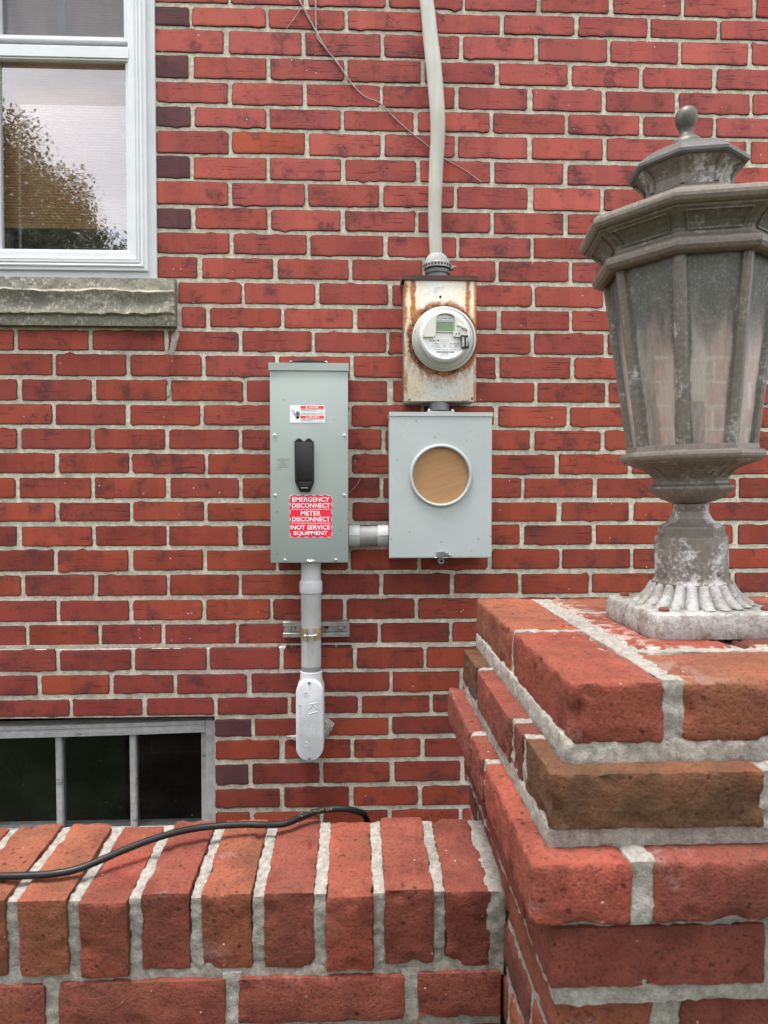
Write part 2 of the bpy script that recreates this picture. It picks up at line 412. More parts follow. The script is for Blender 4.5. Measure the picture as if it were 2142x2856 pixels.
# ------------------------------------------------------------------ brick house
house = thing('brick_house', 'red brick house wall with white sash window and low basement window', 'house', (0, 0, 0))
BED = [1.3991, 1.3311, 1.269, 1.1981, 1.1296, 1.0614, .9963, .9261, .857, .7865, .7189, .6513, .5842, .5157, .4501, .3836, .3143, .2462, .1792,
       .1115, .0442, -.0244, -.0894, -.157, -.2274, -.2972, -.3666, -.4347, -.507, -.5744, -.6356, -.6982, -.7642, -.835, -.9027, -.9711]
HEADS = {
 0: [-347, -138, 87, 299, 508, 714, 918, 1121], 1: [-453, -245, -27, 193, 407, 616, 821, 1021], 2: [-356, -147, 72, 292, 502, 707, 909, 1112],
 3: [-452, -243, -28, 183, 392, 598, 801, 1009], 4: [-348, -141, 70, 279, 484, 694, 905, 1116], 5: [-450, -245, -39, 166, 377, 591, 803, 1014],
 6: [-348, -134, 73, 279, 485, 698, 907, 1115], 7: [-451, -243, -36, 173, 381, 588, 796, 1006], 8: [-348, -138, 71, 278, 488, 693, 902, 1110],
 9: [-451, -243, -37, 169, 380, 589, 794, 1004], 10: [-345, -132, 80, 285, 494, 702, 908, 1119], 11: [-435, -224, -17, 189, 396, 603, 809, 1016],
 12: [-314, -109, 93, 298, 499, 703, 910, 1118], 13: [-412, -206, -3, 201, 401, 606, 810, 1014],
 14: [-936, -732, -526, -321, -121, 87, 289, 496, 708, 915, 1123], 15: [-832, -631, -424, -221, -14, 188, 396, 611, 815, 1023],
 16: [-928, -726, -518, -311, -107, 95, 299, 507, 710, 916, 1125], 17: [-835, -632, -429, -225, -18, 185, 395, 603, 810, 1018],
 18: [-931, -729, -527, -325, -123, 75, 286, 497, 700, 908, 1117], 19: [-831, -627, -420, -217, -17, 172, 369, 569, 779, 986],
 20: [-936, -731, -525, -324, -127, 71, 267, 472, 679, 886, 1093], 21: [-827, -625, -422, -221, -19, 172, 373, 577, 784, 991],
 22: [-934, -729, -527, -325, -128, 74, 267, 471, 678, 884, 1090], 23: [-836, -629, -425, -224, -20, 175, 378, 582, 787, 993],
 24: [-927, -727, -527, -326, -128, 71, 270, 466, 669, 875, 1084], 25: [-831, -631, -426, -239, -35, 168, 370, 574, 778, 985],
 26: [-916, -716, -542, -337, -138, 63, 268, 471, 675, 880, 1088], 27: [-833, -626, -418, -213, -6, 194, 394, 598, 803, 1010],
 28: [-885, -686, -511, -303, -104, 97, 298, 501, 706, 912], 29: [-799, -594, -398, -192, 9, 212, 415, 619, 825, 1032],
 30: [-295, -90, 95, 297, 501, 706], 31: [-213, -13, 186, 389, 593, 799], 32: [-301, -100, 100, 301, 505, 710],
 33: [-212, -16, 181, 383, 587, 794], 34: [-300, -101, 95, 297, 502, 708]}
LEDGE = 27                 # from this course down the wall stands 25 mm proud
PROUD = .025; SK = 1.975 / 2.0
PAL_HI = [(160, 79, 71), (156, 75, 69), (164, 81, 71), (155, 76, 71), (158, 76, 66), (166, 83, 74), (160, 80, 74)]  # paler pink for upper courses: veil glare put into the brick colour
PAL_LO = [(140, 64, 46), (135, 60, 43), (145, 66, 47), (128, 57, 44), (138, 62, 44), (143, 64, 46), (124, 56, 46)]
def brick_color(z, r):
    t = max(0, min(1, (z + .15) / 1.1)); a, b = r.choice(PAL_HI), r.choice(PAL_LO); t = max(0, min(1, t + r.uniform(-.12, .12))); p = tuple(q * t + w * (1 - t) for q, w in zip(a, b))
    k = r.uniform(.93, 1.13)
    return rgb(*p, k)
DARK = rgb(92, 56, 58)
def row_limits(k, zt, zb):
    """left and right ends of the course, the window, the sill and the basement window taken out"""
    seg = [(-2.05, 2.6)]
    if k <= 11 and k >= -7: seg = [(-2.05, -1.056), (-.5485, 2.6)]
    if k in (12, 13): seg = [(-2.05, -1.108), (-.492 if k == 12 else -.482, 2.6)]
    if k >= 30 and k <= 34: seg = [(-2.05, -1.27), (-.3935, 2.6)]
    return seg
vis = []; rest = MB(); reste = []
rows = []
for k in range(-26, 42):
    if k < 0: zt, zb = 1.3991 - .068 * k, 1.3991 - .068 * (k + 1)
    elif k <= 34: zt, zb = BED[k], BED[k + 1]
    else: zt, zb = -.9711 - .068 * (k - 35), -.9711 - .068 * (k - 34)
    heads = [h / 1000 for h in HEADS[k]] if k in HEADS else [(.10 if k % 2 else 0) - .35 + .205 * i for i in range(8)]
    y = 0.0
    if k >= LEDGE: zt *= SK; zb *= SK; heads = [h * SK for h in heads]; y = -PROUD
    if k == LEDGE - 1: zb = -.4347
    while heads[-1] < 2.6: heads.append(heads[-1] + .206 + rng.gauss(0, .002))
    while heads[0] > -2.05: heads.insert(0, heads[0] - .206 + rng.gauss(0, .002))
    for (a, b) in row_limits(k, zt, zb):
        hs = [a - .006] + [h for h in heads if a + .045 < h < b - .045] + [b]
        for i in range(len(hs) - 1):
            j0 = max(.0045, rng.gauss(.0062, .0014)); j1 = max(.0045, rng.gauss(.0062, .0014))
            x0, x1 = hs[i] + j0, hs[i + 1] - j1
            up = rng.gauss(.0061, .0009); dn = rng.gauss(.0061, .0009)
            if k >= 18: up += .0010; dn += .0010
            cx = (x0 + x1) / 2; cz = (zt + zb) / 2
            hidden = (cx > .46 and cz < -.345) or (cz < -.93) or (cx > .34 and cz < -.62) or cx > 1.22 + max(0, -cz) * .04 or cx < -1.06 or k < 0
            r2 = random.Random(k * 977 + int(cx * 1000))
            geo = face_brick(r2, x0, x1, zb + dn, zt - up, y)
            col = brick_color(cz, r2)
            if i == 0 and a > -.7 and k in (1, 3, 5, 7, 9, 30, 32): col = DARK
            if k == 6 and -.35 < cx < -.13: col = rgb(164, 77, 54)
            if k in (27, 28, 29, 25, 26) and cx < -.2 and r2.random() < .6: col = rgb(132, 58, 50)
            if hidden:
                rest.add(geo[0], geo[1]); reste += geo[2]
            else:
                vis.append((geo, col))
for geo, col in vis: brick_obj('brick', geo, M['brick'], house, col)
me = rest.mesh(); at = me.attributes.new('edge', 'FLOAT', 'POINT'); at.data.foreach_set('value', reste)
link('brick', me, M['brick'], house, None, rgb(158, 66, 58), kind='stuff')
# mortar: the bed behind the brick faces, left open at the windows
mb = MB(); MY = .0030
zl = -.4347
for (x0, x1, z0, z1) in ((-2.05, -1.054, zl, 3.16), (-.5505, 2.6, zl, 3.16), (-1.054, -.5505, 1.852, 3.16), (-1.054, -.5505, zl, .5842)):
    mb.box(x0, x1, MY, .10, z0, z1)
zt2, wl_, wr_ = -.626, -1.268, -.3955
for (x0, x1, z0, z1) in ((-2.05, wl_, -1.45, zl), (wr_, 2.6, -1.45, zl), (wl_, wr_, zt2, zl), (wl_, wr_, -1.45, -.985)):
    mb.box(x0, x1, -PROUD + MY, .10, z0, z1 - .0005)
# sloping mortar wash on the ledge
link('mortar', mb.mesh(), M['mortar'], house)
wm = make_mortar('weathered_mortar', rgb(128, 120, 106), rgb(92, 87, 80), 1.2, .8, .5)
mb = MB(); n = 60
vs = [(-2.05 + (1.83) * i / n, y, z + .0012 * mnoise.noise(Vector((i * .9, y * 99, 2)))) for i in range(n + 1) for y, z in ((MY - .0008, -.4262), (-PROUD + .0085, -.4338), (-PROUD + .0080, -.4372))]
mb.add(vs, [(3 * i + j, 3 * i + 3 + j, 3 * i + 4 + j, 3 * i + 1 + j) for i in range(n) for j in range(2)])
link('mortar', mb.mesh(), wm, house)
def smear(pts, y0, th, seed, mat='patch'):
    """an uneven pat of mortar or cement on the wall: pts is its outline"""
    mb = MB(); n = len(pts); c = (sum(p[0] for p in pts) / n, sum(p[1] for p in pts) / n); vs = []; fs = []
    dense = []
    for i in range(n):
        a, b = pts[i], pts[(i + 1) % n]; m = max(2, int(math.hypot(b[0] - a[0], b[1] - a[1]) / .004))
        for k in range(m):
            t = k / m; x, z = a[0] + (b[0] - a[0]) * t, a[1] + (b[1] - a[1]) * t
            q = mnoise.noise(Vector((x * 130, z * 130, seed))) * .003
            dense.append((x + q, z + q * .7))
    N = len(dense)
    for s_, yy in ((1, y0), (.94, y0 - th * .7), (.6, y0 - th)):
        for x, z in dense: vs.append((c[0] + (x - c[0]) * s_, yy + mnoise.noise(Vector((x * 90, z * 90, seed + 3))) * th * .3, c[1] + (z - c[1]) * s_))
    for j in range(2):
        for k in range(N): fs.append((j * N + k, j * N + (k + 1) % N, (j + 1) * N + (k + 1) % N, (j + 1) * N + k))
    fs.append(tuple(2 * N + k for k in range(N))); mb.add(vs, fs)
    return link('mortar_patch', mb.mesh(), M[mat], house)
smear([(-.500, .452), (-.489, .437), (-.504, .385), (-.512, .372), (-.519, .385), (-.512, .43)], .0008, .003, 1)
smear([(-.508, .372), (-.505, .366), (-.521, .322), (-.527, .330)], .0012, .0022, 2)
smear([(-.527, .314), (-.513, .316), (-.513, .290), (-.518, .262), (-.526, .262), (-.520, .290)], .001, .003, 3)
smear([(-.092, -.632), (-.076, -.636), (-.064, -.650), (-.070, -.668), (-.080, -.676), (-.076, -.688), (-.094, -.690)], -PROUD + .0005, .010, 4)
smear([(-.196, -.682), (-.166, -.680), (-.160, -.694), (-.172, -.698)], -PROUD + .0012, .007, 5)

# ------------------------------------------------------------------ white sash window
white = simple('white_vinyl', (.68, .705, .735, 1), .38, 0, .05, 25, .04, .5)
caulk = simple('painted_wood', (.55, .575, .60, 1), .6, 0, .08, 30, .25, .4)
WX0, WX1, WB, WT = -1.054, -.5495, .5822, 1.850
def ring_profile(prof, x0, x1, z0, z1):
    """mitred frame: prof = (inset from the outer edge, y)"""
    mb = MB(); vs = []; fs = []; m = len(prof)
    for d, y in prof: vs += [(x0 + d, y, z0 + d), (x1 - d, y, z0 + d), (x1 - d, y, z1 - d), (x0 + d, y, z1 - d)]
    for j in range(m - 1):
        for k in range(4): fs.append((j * 4 + k, j * 4 + (k + 1) % 4, (j + 1) * 4 + (k + 1) % 4, (j + 1) * 4 + k))
    mb.add(vs, fs); return mb
win = link('window', ring_profile([(-.001, .06), (-.001, -.004), (.0005, -.006), (.022, -.006)], WX0, WX1, WB, WT).mesh(), caulk, house, (-.80, 0, WB + EYE))
win['label'] = 'white double hung sash window above a rough stone sill'
tr = ring_profile([(.0215, .05), (.0215, -.013), (.0225, -.0145), (.0305, -.0145), (.0315, -.019), (.0345, -.0205), (.0375, -.019), (.0385, -.016), (.0415, -.016),
                   (.0425, -.020), (.0455, -.020), (.0465, -.016), (.0495, -.016), (.0515, -.019), (.0535, -.017), (.055, -.012), (.0705, -.012), (.0715, -.006), (.0718, .03)], WX0, WX1, WB, WT)
link('frame', tr.mesh(), white, win)
IX0, IX1, IZ0, IZ1 = WX0 + .0716, WX1 - .0716, WB + .0716, WT - .0716
# lower storm sash and upper sash: rails and stiles
def rail(x0, x1, y0, y1, z0, z1): return MB().box(x0, x1, y0, y1, z0, z1)
low = ring_profile([(0, .02), (0, -.0035), (.0008, -.0045), (.0078, -.0045), (.0084, -.003), (.0090, .012), (.0090, .02)], IX0, IX1, IZ0, 1.205)
low.box(IX0 - .003, IX1 + .004, -.0145, .016, 1.1745, 1.2045); low.box(IX0 - .003, IX1 + .004, -.0105, .0, 1.1695, 1.1745)
low.box(IX0, IX1, -.0085, .012, 1.2046, 1.2085)
link('sash', bevel(low.mesh(), .0008, 1), white, win)
up = ring_profile([(0, .034), (0, .002), (.001, .0005), (.006, .0005), (.008, .003), (.013, .003), (.014, .02), (.014, .034)], IX0, IX1, 1.2275, IZ1)
link('sash', bevel(up.mesh(), .0006, 1), white, win)
link('muntin', bevel(rail(-.827, -.806, .036, .042, 1.20, IZ1).mesh(), .002, 2), white, win)
def make_glass(name, refl=.2, tint=(.985, .99, .985, 1), dust=.05):
    g = G(name); lw = g.node('ShaderNodeLayerWeight'); lw.inputs['Blend'].default_value = .35
    gl = g.node('ShaderNodeBsdfGlossy'); gl.inputs['Roughness'].default_value = .0; gl.inputs['Color'].default_value = (.95, .96, 1, 1)
    nb = g.noise(g.obj(), 4.0, 2); g.put(gl.inputs['Normal'], g.bump(nb, .10, .004))
    tr_ = g.node('ShaderNodeBsdfTransparent'); tr_.inputs['Color'].default_value = tint
    df = g.node('ShaderNodeBsdfDiffuse'); df.inputs['Color'].default_value = (.6, .6, .58, 1)
    m1 = g.node('ShaderNodeMixShader'); m2 = g.node('ShaderNodeMixShader')
    g.put(m1.inputs[0], g.math('MAXIMUM', g.mul(lw.outputs['Fresnel'], 1.6 if refl > .1 else .55), refl)); g.put(m1.inputs[1], tr_.outputs[0]); g.put(m1.inputs[2], gl.outputs[0])
    v = g.obj(); sp = g.math('ADD', g.mul(g.mr(g.noise(v, 300, 3), .68, .76), .35), g.mr(g.noise(v, 9, 4), .4, .8, dust * .3, dust))
    g.put(m2.inputs[0], sp); g.put(m2.inputs[1], m1.outputs[0]); g.put(m2.inputs[2], df.outputs[0])
    o = g.node('ShaderNodeOutputMaterial'); g.t.links.new(m2.outputs[0], o.inputs['Surface']); return g.m
glass = make_glass('window_glass', .27)
def pane(name, x0, x1, y, z0, z1, mat, parent, tiltx=0, tiltz=0):
    mb = MB(); t = .003; cx, cz = (x0 + x1) / 2, (z0 + z1) / 2
    for yy in (y,): mb.add([(x, yy + (x - cx) * tiltz + (z - cz) * tiltx, z) for x, z in ((x0, z0), (x1, z0), (x1, z1), (x0, z1))], [(0, 1, 2, 3)])
    return link(name, mb.mesh(), mat, parent)
pane('pane', IX0 + .006, IX1 - .006, .012, IZ0 + .006, 1.176, glass, win)
pane('pane', IX0 + .006, IX1 - .006, .030, 1.206, IZ1 - .006, glass, win, .004, .003)
def make_screen():
    g = G('insect_screen'); t = g.node('ShaderNodeBsdfTransparent'); d = g.node('ShaderNodeBsdfDiffuse'); d.inputs['Color'].default_value = (.16, .165, .18, 1); m = g.node('ShaderNodeMixShader')
    g.put(m.inputs[0], g.mr(g.noise(g.vm('MULTIPLY', g.obj(), (1, 1, .6)), 14, 4, .6), .3, .7, .50, .62)); g.put(m.inputs[1], t.outputs[0]); g.put(m.inputs[2], d.outputs[0])
    o = g.node('ShaderNodeOutputMaterial'); g.t.links.new(m.outputs[0], o.inputs['Surface']); return g.m
pane('screen', IX0 + .006, IX1 - .006, .022, 1.206, IZ1 - .006, make_screen(), win)
pane('pane', -.953, IX1 + .03, .062, IZ0 - .02, 1.087, make_glass('inner_glass', .20), win, .006, -.004)
# pleated shade hanging inside, its foot at .767
def make_shade():
    g = G('pleated_shade'); z = g.sep(g.obj())[2]; n = g.noise(g.obj(), 30, 3)
    return g.out(g.mix(g.mr(n, .3, .7, 0, .4), (.86, .56, .26, 1), (.78, .48, .21, 1)), .85, 0, None, .2)
mb = MB(); zz = .767; vs = []; fs = []; i = 0; nstep = int((IZ1 - .767) / .004)
for j in range(nstep + 1):
    for x in (IX0 - .085, IX1 + .05): vs.append((x, .105 + (.0022 if j % 2 else -.0022), .767 + j * .004))
for j in range(nstep): fs.append((2 * j, 2 * j + 1, 2 * j + 3, 2 * j + 2))
mb.add(vs, fs); mb.box(IX0 - .085, IX1 + .05, .101, .112, .757, .767)
link('window_shade', mb.mesh(), make_shade(), win)
mb = MB(); mb.box(-1.046, -1.006, .125, .15, IZ0 - .06, 1.8); mb.box(WX0 + .002, WX0 + .012, .045, .0995, IZ0 - .06, IZ1); mb.box(WX1 - .012, WX1 - .002, .045, .0995, IZ0 - .06, IZ1)
link('jamb', mb.mesh(), simple('inner_paint', (.42, .44, .40, 1), .6), win)
def room(x0, x1, y0, y1, z0, z1, parent, mat):
    mb = MB(); mb.box(x0, x1, y0, y1, z0, z1); mb.f = [f for f in mb.f if f != (0, 1, 5, 4)]
    o = link('room_interior', mb.mesh(), mat, parent); return o
dark_plaster = simple('dim_plaster', (.10, .095, .09, 1), .9)
room(WX0 - .3, WX1 + .3, .101, 2.2, WB - .5, WT + .15, house, dark_plaster)

# rough-faced stone sill
def make_stone():
    g = G('sandstone'); v = g.obj(); n = g.noise(v, 7, 5, .6); f = g.noise(g.vm('MULTIPLY', v, (1, 1, .7)), 120, 5, .75, .15); w = g.noise(v, 22, 5, .65, .3); z = g.sep(v)[2]
    col = g.mix(g.mr(n, .34, .66), (.155, .148, .125, 1), (.205, .20, .158, 1))
    col = g.mix(g.mul(g.mr(f, .50, .60), g.mr(w, .42, .58, .05, .95)), col, (.40, .385, .33, 1))
    col = g.mix(g.mr(w, .60, .72, 0, .7), col, (.42, .37, .27, 1))
    col = g.mix(g.mul(g.mr(f, .46, .36), .5), col, (.11, .11, .10, 1))
    col = g.mix(g.attr('ridge'), col, (.56, .51, .40, 1))
    return g.out(col, .9, 0, g.bump(g.math('ADD', g.mul(f, .6), w), .7, .004), .2)
SX0, SX1, SZ0, SZ1 = -1.106, -.4955, .4515, .5818
nx, nz = 230, 64; vs = []; rid = []
for j in range(nz + 1):
    for i in range(nx + 1):
        x = SX0 + (SX1 - SX0) * i / nx; t = j / nz; z = SZ0 + (SZ1 - SZ0) * t
        q = Vector((x * 9, t * 1.4, 3.3))
        l1_ = .72 + .07 * mnoise.noise(Vector((x * 8, 1, 5))) + .03 * mnoise.noise(Vector((x * 30, 1, 7)))
        l2_ = .22 + .09 * mnoise.noise(Vector((x * 6.5, 9, 2))) + .03 * mnoise.noise(Vector((x * 34, 2, 2)))
        ss = lambda a, b, q_: (lambda k_: k_ * k_ * (3 - 2 * k_))(max(0, min(1, (q_ - a) / (b - a))))
        up_ = .004 + max(0, t - l1_) * .030; u = max(0, min(1, (t - l2_) / max(l1_ - l2_, .05))); mid = .009 * math.sin(u * math.pi) * (1 + .6 * mnoise.noise(q)) - .002; dn_ = .0095
        k1, k2 = ss(l1_ - .03, l1_ + .03, t), ss(l2_ - .022, l2_ + .022, t)
        y = -.034 + up_ * k1 + mid * (1 - k1) * k2 + dn_ * (1 - k2)
        if i == nx or i == 0: y += .004
        y += mnoise.noise(Vector((x * 42, z * 42, 1))) * .0028 + mnoise.noise(Vector((x * 130, z * 130, 4))) * .0011
        if t < .02: y = max(y, -.026)
        vs.append((x, y, z)); br = mnoise.noise(Vector((x * 17, 4, 8)))
        rid.append(max(0, 1 - abs(t - l1_) / .035) * max(0, min(1, .45 + br * 1.6)))
fs = [(j * (nx + 1) + i, j * (nx + 1) + i + 1, (j + 1) * (nx + 1) + i + 1, (j + 1) * (nx + 1) + i) for j in range(nz) for i in range(nx)]
nfront = len(vs); per = [i for i in range(nx + 1)] + [j * (nx + 1) + nx for j in range(1, nz + 1)] + [nz * (nx + 1) + i for i in range(nx - 1, -1, -1)] + [j * (nx + 1) for j in range(nz - 1, 0, -1)]
for i in per: vs.append((vs[i][0], .10, vs[i][2])); rid.append(0)
for k in range(len(per)): k2 = (k + 1) % len(per); fs.append((per[k], per[k2], nfront + k2, nfront + k))
me = bpy.data.meshes.new('window_sill'); me.from_pydata([(a, b, c + EYE) for a, b, c in vs], [], fs); me.update()
me.attributes.new('ridge', 'FLOAT', 'POINT').data.foreach_set('value', rid)
link('window_sill', me, make_stone(), house, (-.8, 0, .51 + EYE), smooth=40)

# ------------------------------------------------------------------ basement window
def make_oldpaint():
    g = G('old_grey_paint'); v = g.obj(); n = g.noise(v, 40, 5, .65); m = g.noise(g.vm('MULTIPLY', v, (1, 1, 4)), 18, 4, .6)
    col = g.mix(g.mr(n, .3, .7), (.33, .335, .345, 1), (.47, .47, .475, 1)); col = g.mix(g.mr(m, .60, .72, 0, .7), col, (.14, .13, .12, 1))
    return g.out(col, .7, 0, g.bump(n, .4, .002), .3)
oldp = make_oldpaint()
bw = link('basement_window', MB().box(-.4270, -.3975, .0, .07, -.99, -.6445).mesh(), oldp, house, (-.8, .0, -.80 + EYE))
bw['label'] = 'dark basement window with weathered grey wooden frame'
bevel(bw.data, .002, 2)
mb = MB()   # sagging head rail
xs = [-1.27 + i * .085 for i in range(11)]; xs[-1] = -.4275
def head(x): t = (x + 1.27) / .86; return -.6445 - .0125 * (1 - t) - .003 * math.sin(t * 3.1)
prof = [(0, .0), (.010, .0), (.012, .004), (.019, .004), (.021, .0), (.033, .0), (.033, .05), (0, .05)]
vs = []; fs = []
for x in xs: vs += [(x, y, head(x) - d) for d, y in prof]
for i in range(len(xs) - 1):
    for k in range(8): fs.append((i * 8 + k, i * 8 + (k + 1) % 8, (i + 1) * 8 + (k + 1) % 8, (i + 1) * 8 + k))
mb.add(vs, fs); link('frame', mb.mesh(), oldp, bw)
link('frame', bevel(MB().box(-1.268, -1.24, .0, .07, -.99, -.655).mesh(), .002, 2), oldp, bw)
link('frame', bevel(MB().box(-1.24, -.4275, .0, .07, -.99, -.955).mesh(), .002, 2), oldp, bw)
link('frame', bevel(MB().box(-.4425, -.4275, .016, .06, -.955, -.676).mesh(), .002, 2), oldp, bw)
for x in (-1.04, -.8395, -.6335):
    vs = [(x - .0085, .012, -.955), (x + .0085, .012, -.955), (x + .0075, .012, -.685), (x - .0095, .012, -.685)]
    mb = MB(); mb.add([(a, b + dy, c) for dy in (0, .03) for a, b, c in vs], [(0, 1, 2, 3), (0, 4, 5, 1), (1, 5, 6, 2), (2, 6, 7, 3), (3, 7, 4, 0)])
    link('muntin', bevel(mb.mesh(), .003, 2), oldp, bw)
bglass = make_glass('basement_glass', .03, (.6, .62, .62, 1), .022)
for a, b in ((-1.24, -1.04), (-1.04, -.8395), (-.8395, -.6335), (-.6335, -.4425)): pane('pane', a, b, .026, -.955, -.672, bglass, bw)
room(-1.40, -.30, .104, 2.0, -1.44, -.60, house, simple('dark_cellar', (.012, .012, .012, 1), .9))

# ================================================================== THINGS ON THE WALL
def painted(name, col, rough=.42, var=.04):
    g = G(name); v = g.obj(); n = g.noise(v, 7, 3); f = g.noise(v, 900, 2); d = g.noise(g.vm('MULTIPLY', v, (1, 1, .5)), 26, 4, .6)
    c = g.mix(g.mr(n, .3, .7), col, tuple(x * (1 - var * 2) for x in col[:3]) + (1,))
    c = g.mix(g.mr(d, .60, .9, 0, .12), c, tuple(x * .72 for x in col[:3]) + (1,))
    vd = g.voro(v, 60); vr = g.sep(g.voro(v, 60, out='Color'))[0]
    c = g.mix(g.mul(g.mul(g.mr(vd, .1, .25, 1, 0), g.mr(vr, .93, .94)), .5), c, (.15, .14, .13, 1))
    return g.out(c, g.mr(n, .3, .7, rough - .06, rough + .06), 0, g.bump(g.math('ADD', g.mul(f, .25), g.mul(n, 1.0)), .16, .002), .5)
green = painted('grey_green_enamel', (.330, .388, .370, 1), .45)
pale = painted('pale_grey_enamel', (.425, .478, .474, 1), .28)
blackp = simple('black_plastic', (.006, .0065, .008, 1), .5, 0, .1, 120, .1)
zinc = simple('zinc', (.55, .56, .56, 1), .32, .85, .12, 90, .1)
steel = simple('galvanised_channel', (.42, .41, .38, 1), .38, .8, .15, 60, .15)
brass = simple('yellow_zinc', (.52, .44, .26, 1), .35, .8, .2, 60, .1)
dgrey = simple('dark_grey_metal', (.17, .18, .185, 1), .5, .4, .18, 50, .3)
pvc = simple('grey_pvc', (.43, .45, .455, 1), .48, 0, .10, 40, .06)
pvc_dark = simple('dull_grey_pvc', (.27, .28, .285, 1), .5, 0, .12, 40, .08)
pvc_light = simple('pale_pvc', (.60, .62, .65, 1), .42, 0, .07, 25, .06)
ink = simple('black_ink', (.012, .012, .012, 1), .6, 0, 0, 10, 0)
softink = simple('grey_ink', (.10, .10, .10, 1), .6, 0, 0, 10, 0)
redv = simple('red_vinyl', rgb(222, 18, 58), .35, 0, .06, 30, .08)
redp = simple('red_print', rgb(235, 52, 50), .45, 0, .03, 30, 0)
paper = simple('white_print', (.80, .83, .84, 1), .42, 0, .02, 30, 0)
def slab(name, x0, x1, y0, y1, z0, z1, mat, parent, bw=.002, seg=2, label=None):
    me = MB().box(x0, x1, y0, y1, z0, z1).mesh()
    if bw: bevel(me, bw, seg)
    return link(name, me, mat, parent, smooth=35, label=label)
def screw(name, x, y, z, r, parent, mat=None, axis='Y'):
    mb = MB()
    prof = [(r * 1.5, 0), (r * 1.5, -.0008), (r, -.0009), (r * .95, -.0026), (r * .6, -.0034), (r * .15, -.0036)]
    mb.lathe([(a, h) for a, h in prof], (x, y, z), axis, 14)
    mb.box(x - r * .6, x + r * .6, y - .0042, y - .002, z - r * .12, z + r * .12); mb.box(x - r * .12, x + r * .12, y - .0042, y - .002, z - r * .6, z + r * .6)
    return link(name, mb.mesh(), mat or zinc, parent, smooth=40)

# ------------------------------------------------------------------ grey-green disconnect box
dis = thing('disconnect_box', 'tall grey-green metal disconnect box with black handle and red emergency sticker', 'electrical box', (-.125, 0, .064 + EYE))
slab('body', -.2235, -.0245, -.1135, -.004, -.1895, .322, green, dis, .002)
slab('cover', -.2275, -.0225, -.1165, -.1137, -.1885, .3175, green, dis, .0012)
mb = MB(); mb.box(-.2305, -.0205, -.1205, -.003, .3355, .3375); mb.box(-.2305, -.0205, -.1205, -.1185, .3175, .3355); mb.box(-.2305, -.2285, -.1185, -.003, .3175, .3355); mb.box(-.0225, -.0205, -.1185, -.003, .3175, .3355)
link('hood', mb.mesh(), green, dis)
mb = MB(); mb.lathe([(.052, 0), (.056, .002), (.056, .0075), (.045, .0105), (.02, .0125), (.002, .013)], (-.130, -.058, .3378), 'Z', 40)
hub = link('hub_cover', mb.mesh(), blackp, dis, smooth=40)
for x in (-.177, -.082):
    mb = MB(); mb.lathe([(.0045, 0), (.0045, .006), (.0025, .0075), (.0005, .008)], (x, -.062, .346), 'Z', 12); mb.lathe([(.0065, -.007), (.0065, 0)], (x, -.062, .346), 'Z', 12)
    link('screw', mb.mesh(), zinc, dis, smooth=40)
for x, z in ((-.2155, .148), (-.0325, .148), (-.2145, -.010), (-.0325, -.010), (-.190, -.1815), (-.0555, -.1815)): screw('screw', x, -.1167, z, .0034, dis)
mb = MB(); mb.box(-.1315, -.1125, -.1185, -.1167, -.1865, -.1820); mb.box(-.1265, -.1175, -.1215, -.1185, -.1850, -.1835)
link('latch', bevel(mb.mesh(), .0006, 1), zinc, dis)
# handle: a flanged cover plate with two hinge lugs on top and a slotted tongue below
def prism(poly, y0, y1):
    mb = MB(); n = len(poly)
    mb.add([(x, y0, z) for x, z in poly] + [(x, y1, z) for x, z in poly], [tuple(range(n)), tuple(range(2 * n - 1, n - 1, -1))] + [(i, (i + 1) % n, n + (i + 1) % n, n + i) for i in range(n)])
    return mb
hd = link('handle', bevel(prism([(-.1635, .133), (-.1125, .133), (-.1120, .0245), (-.1225, -.0012), (-.1485, -.0012), (-.1622, .0245)], -.1245, -.1168).mesh(), .0016, 2), blackp, dis, smooth=35)
link('grip', bevel(prism([(-.1600, .1295), (-.1165, .1295), (-.1155, .0290), (-.1580, .0290)], -.1310, -.1243).mesh(), .0012, 2), blackp, hd, smooth=35)
link('tongue', bevel(prism([(-.1575, .0275), (-.1165, .0275), (-.1250, .0035), (-.1460, .0035)], -.1275, -.1243).mesh(), .0012, 2), blackp, hd, smooth=35)
for x in (-.1595, -.1335):
    mb = MB(); mb.box(x, x + .0035, -.130, -.1168, .1295, .1365); mb.box(x + .0125, x + .016, -.130, -.1168, .1295, .1365); mb.box(x + .0035, x + .0125, -.1265, -.1168, .1345, .1395)
    link('hinge_lug', bevel(mb.mesh(), .0006, 1), blackp, hd)
link('slot', MB().box(-.1465, -.1285, -.1279, -.1274, .0085, .0105).mesh(), simple('worn_slot', (.35, .35, .35, 1), .4), hd)
# red sticker
rs = slab('red_sticker', -.1765, -.0655, -.1172, -.11675, -.1215, -.0095, redv, dis, 0)
def txt(body, x0, x1, zb, zt, y, mat, parent, **k): return link('lettering', text_mesh(body, x0, x1, zb, zt, y, **k), mat, parent)
RX, RW, RZ, RH = -.1765, .111, -.0095, .112          # from the sticker's own layout: fractions of its width and height
def rtx(body, a, b, t0, t1): txt(body, RX + RW * a, RX + RW * b, RZ - RH * t1, RZ - RH * t0, -.1177, paper, rs, bold=.022)
rtx("EMERGENCY", .060, .945, .047, .158); rtx("DISCONNECT", .055, .955, .190, .300); rtx("METER", .265, .735, .375, .485)
rtx("DISCONNECT", .055, .955, .515, .625); rtx("NOT SERVICE", .040, .955, .705, .815); rtx("EQUIPMENT", .095, .895, .850, .965 - .005)
mb = MB()
for t in (.338, .663): mb.box(RX + RW * .03, RX + RW * .97, -.1177, -.1174, RZ - RH * (t + .006), RZ - RH * (t - .006))
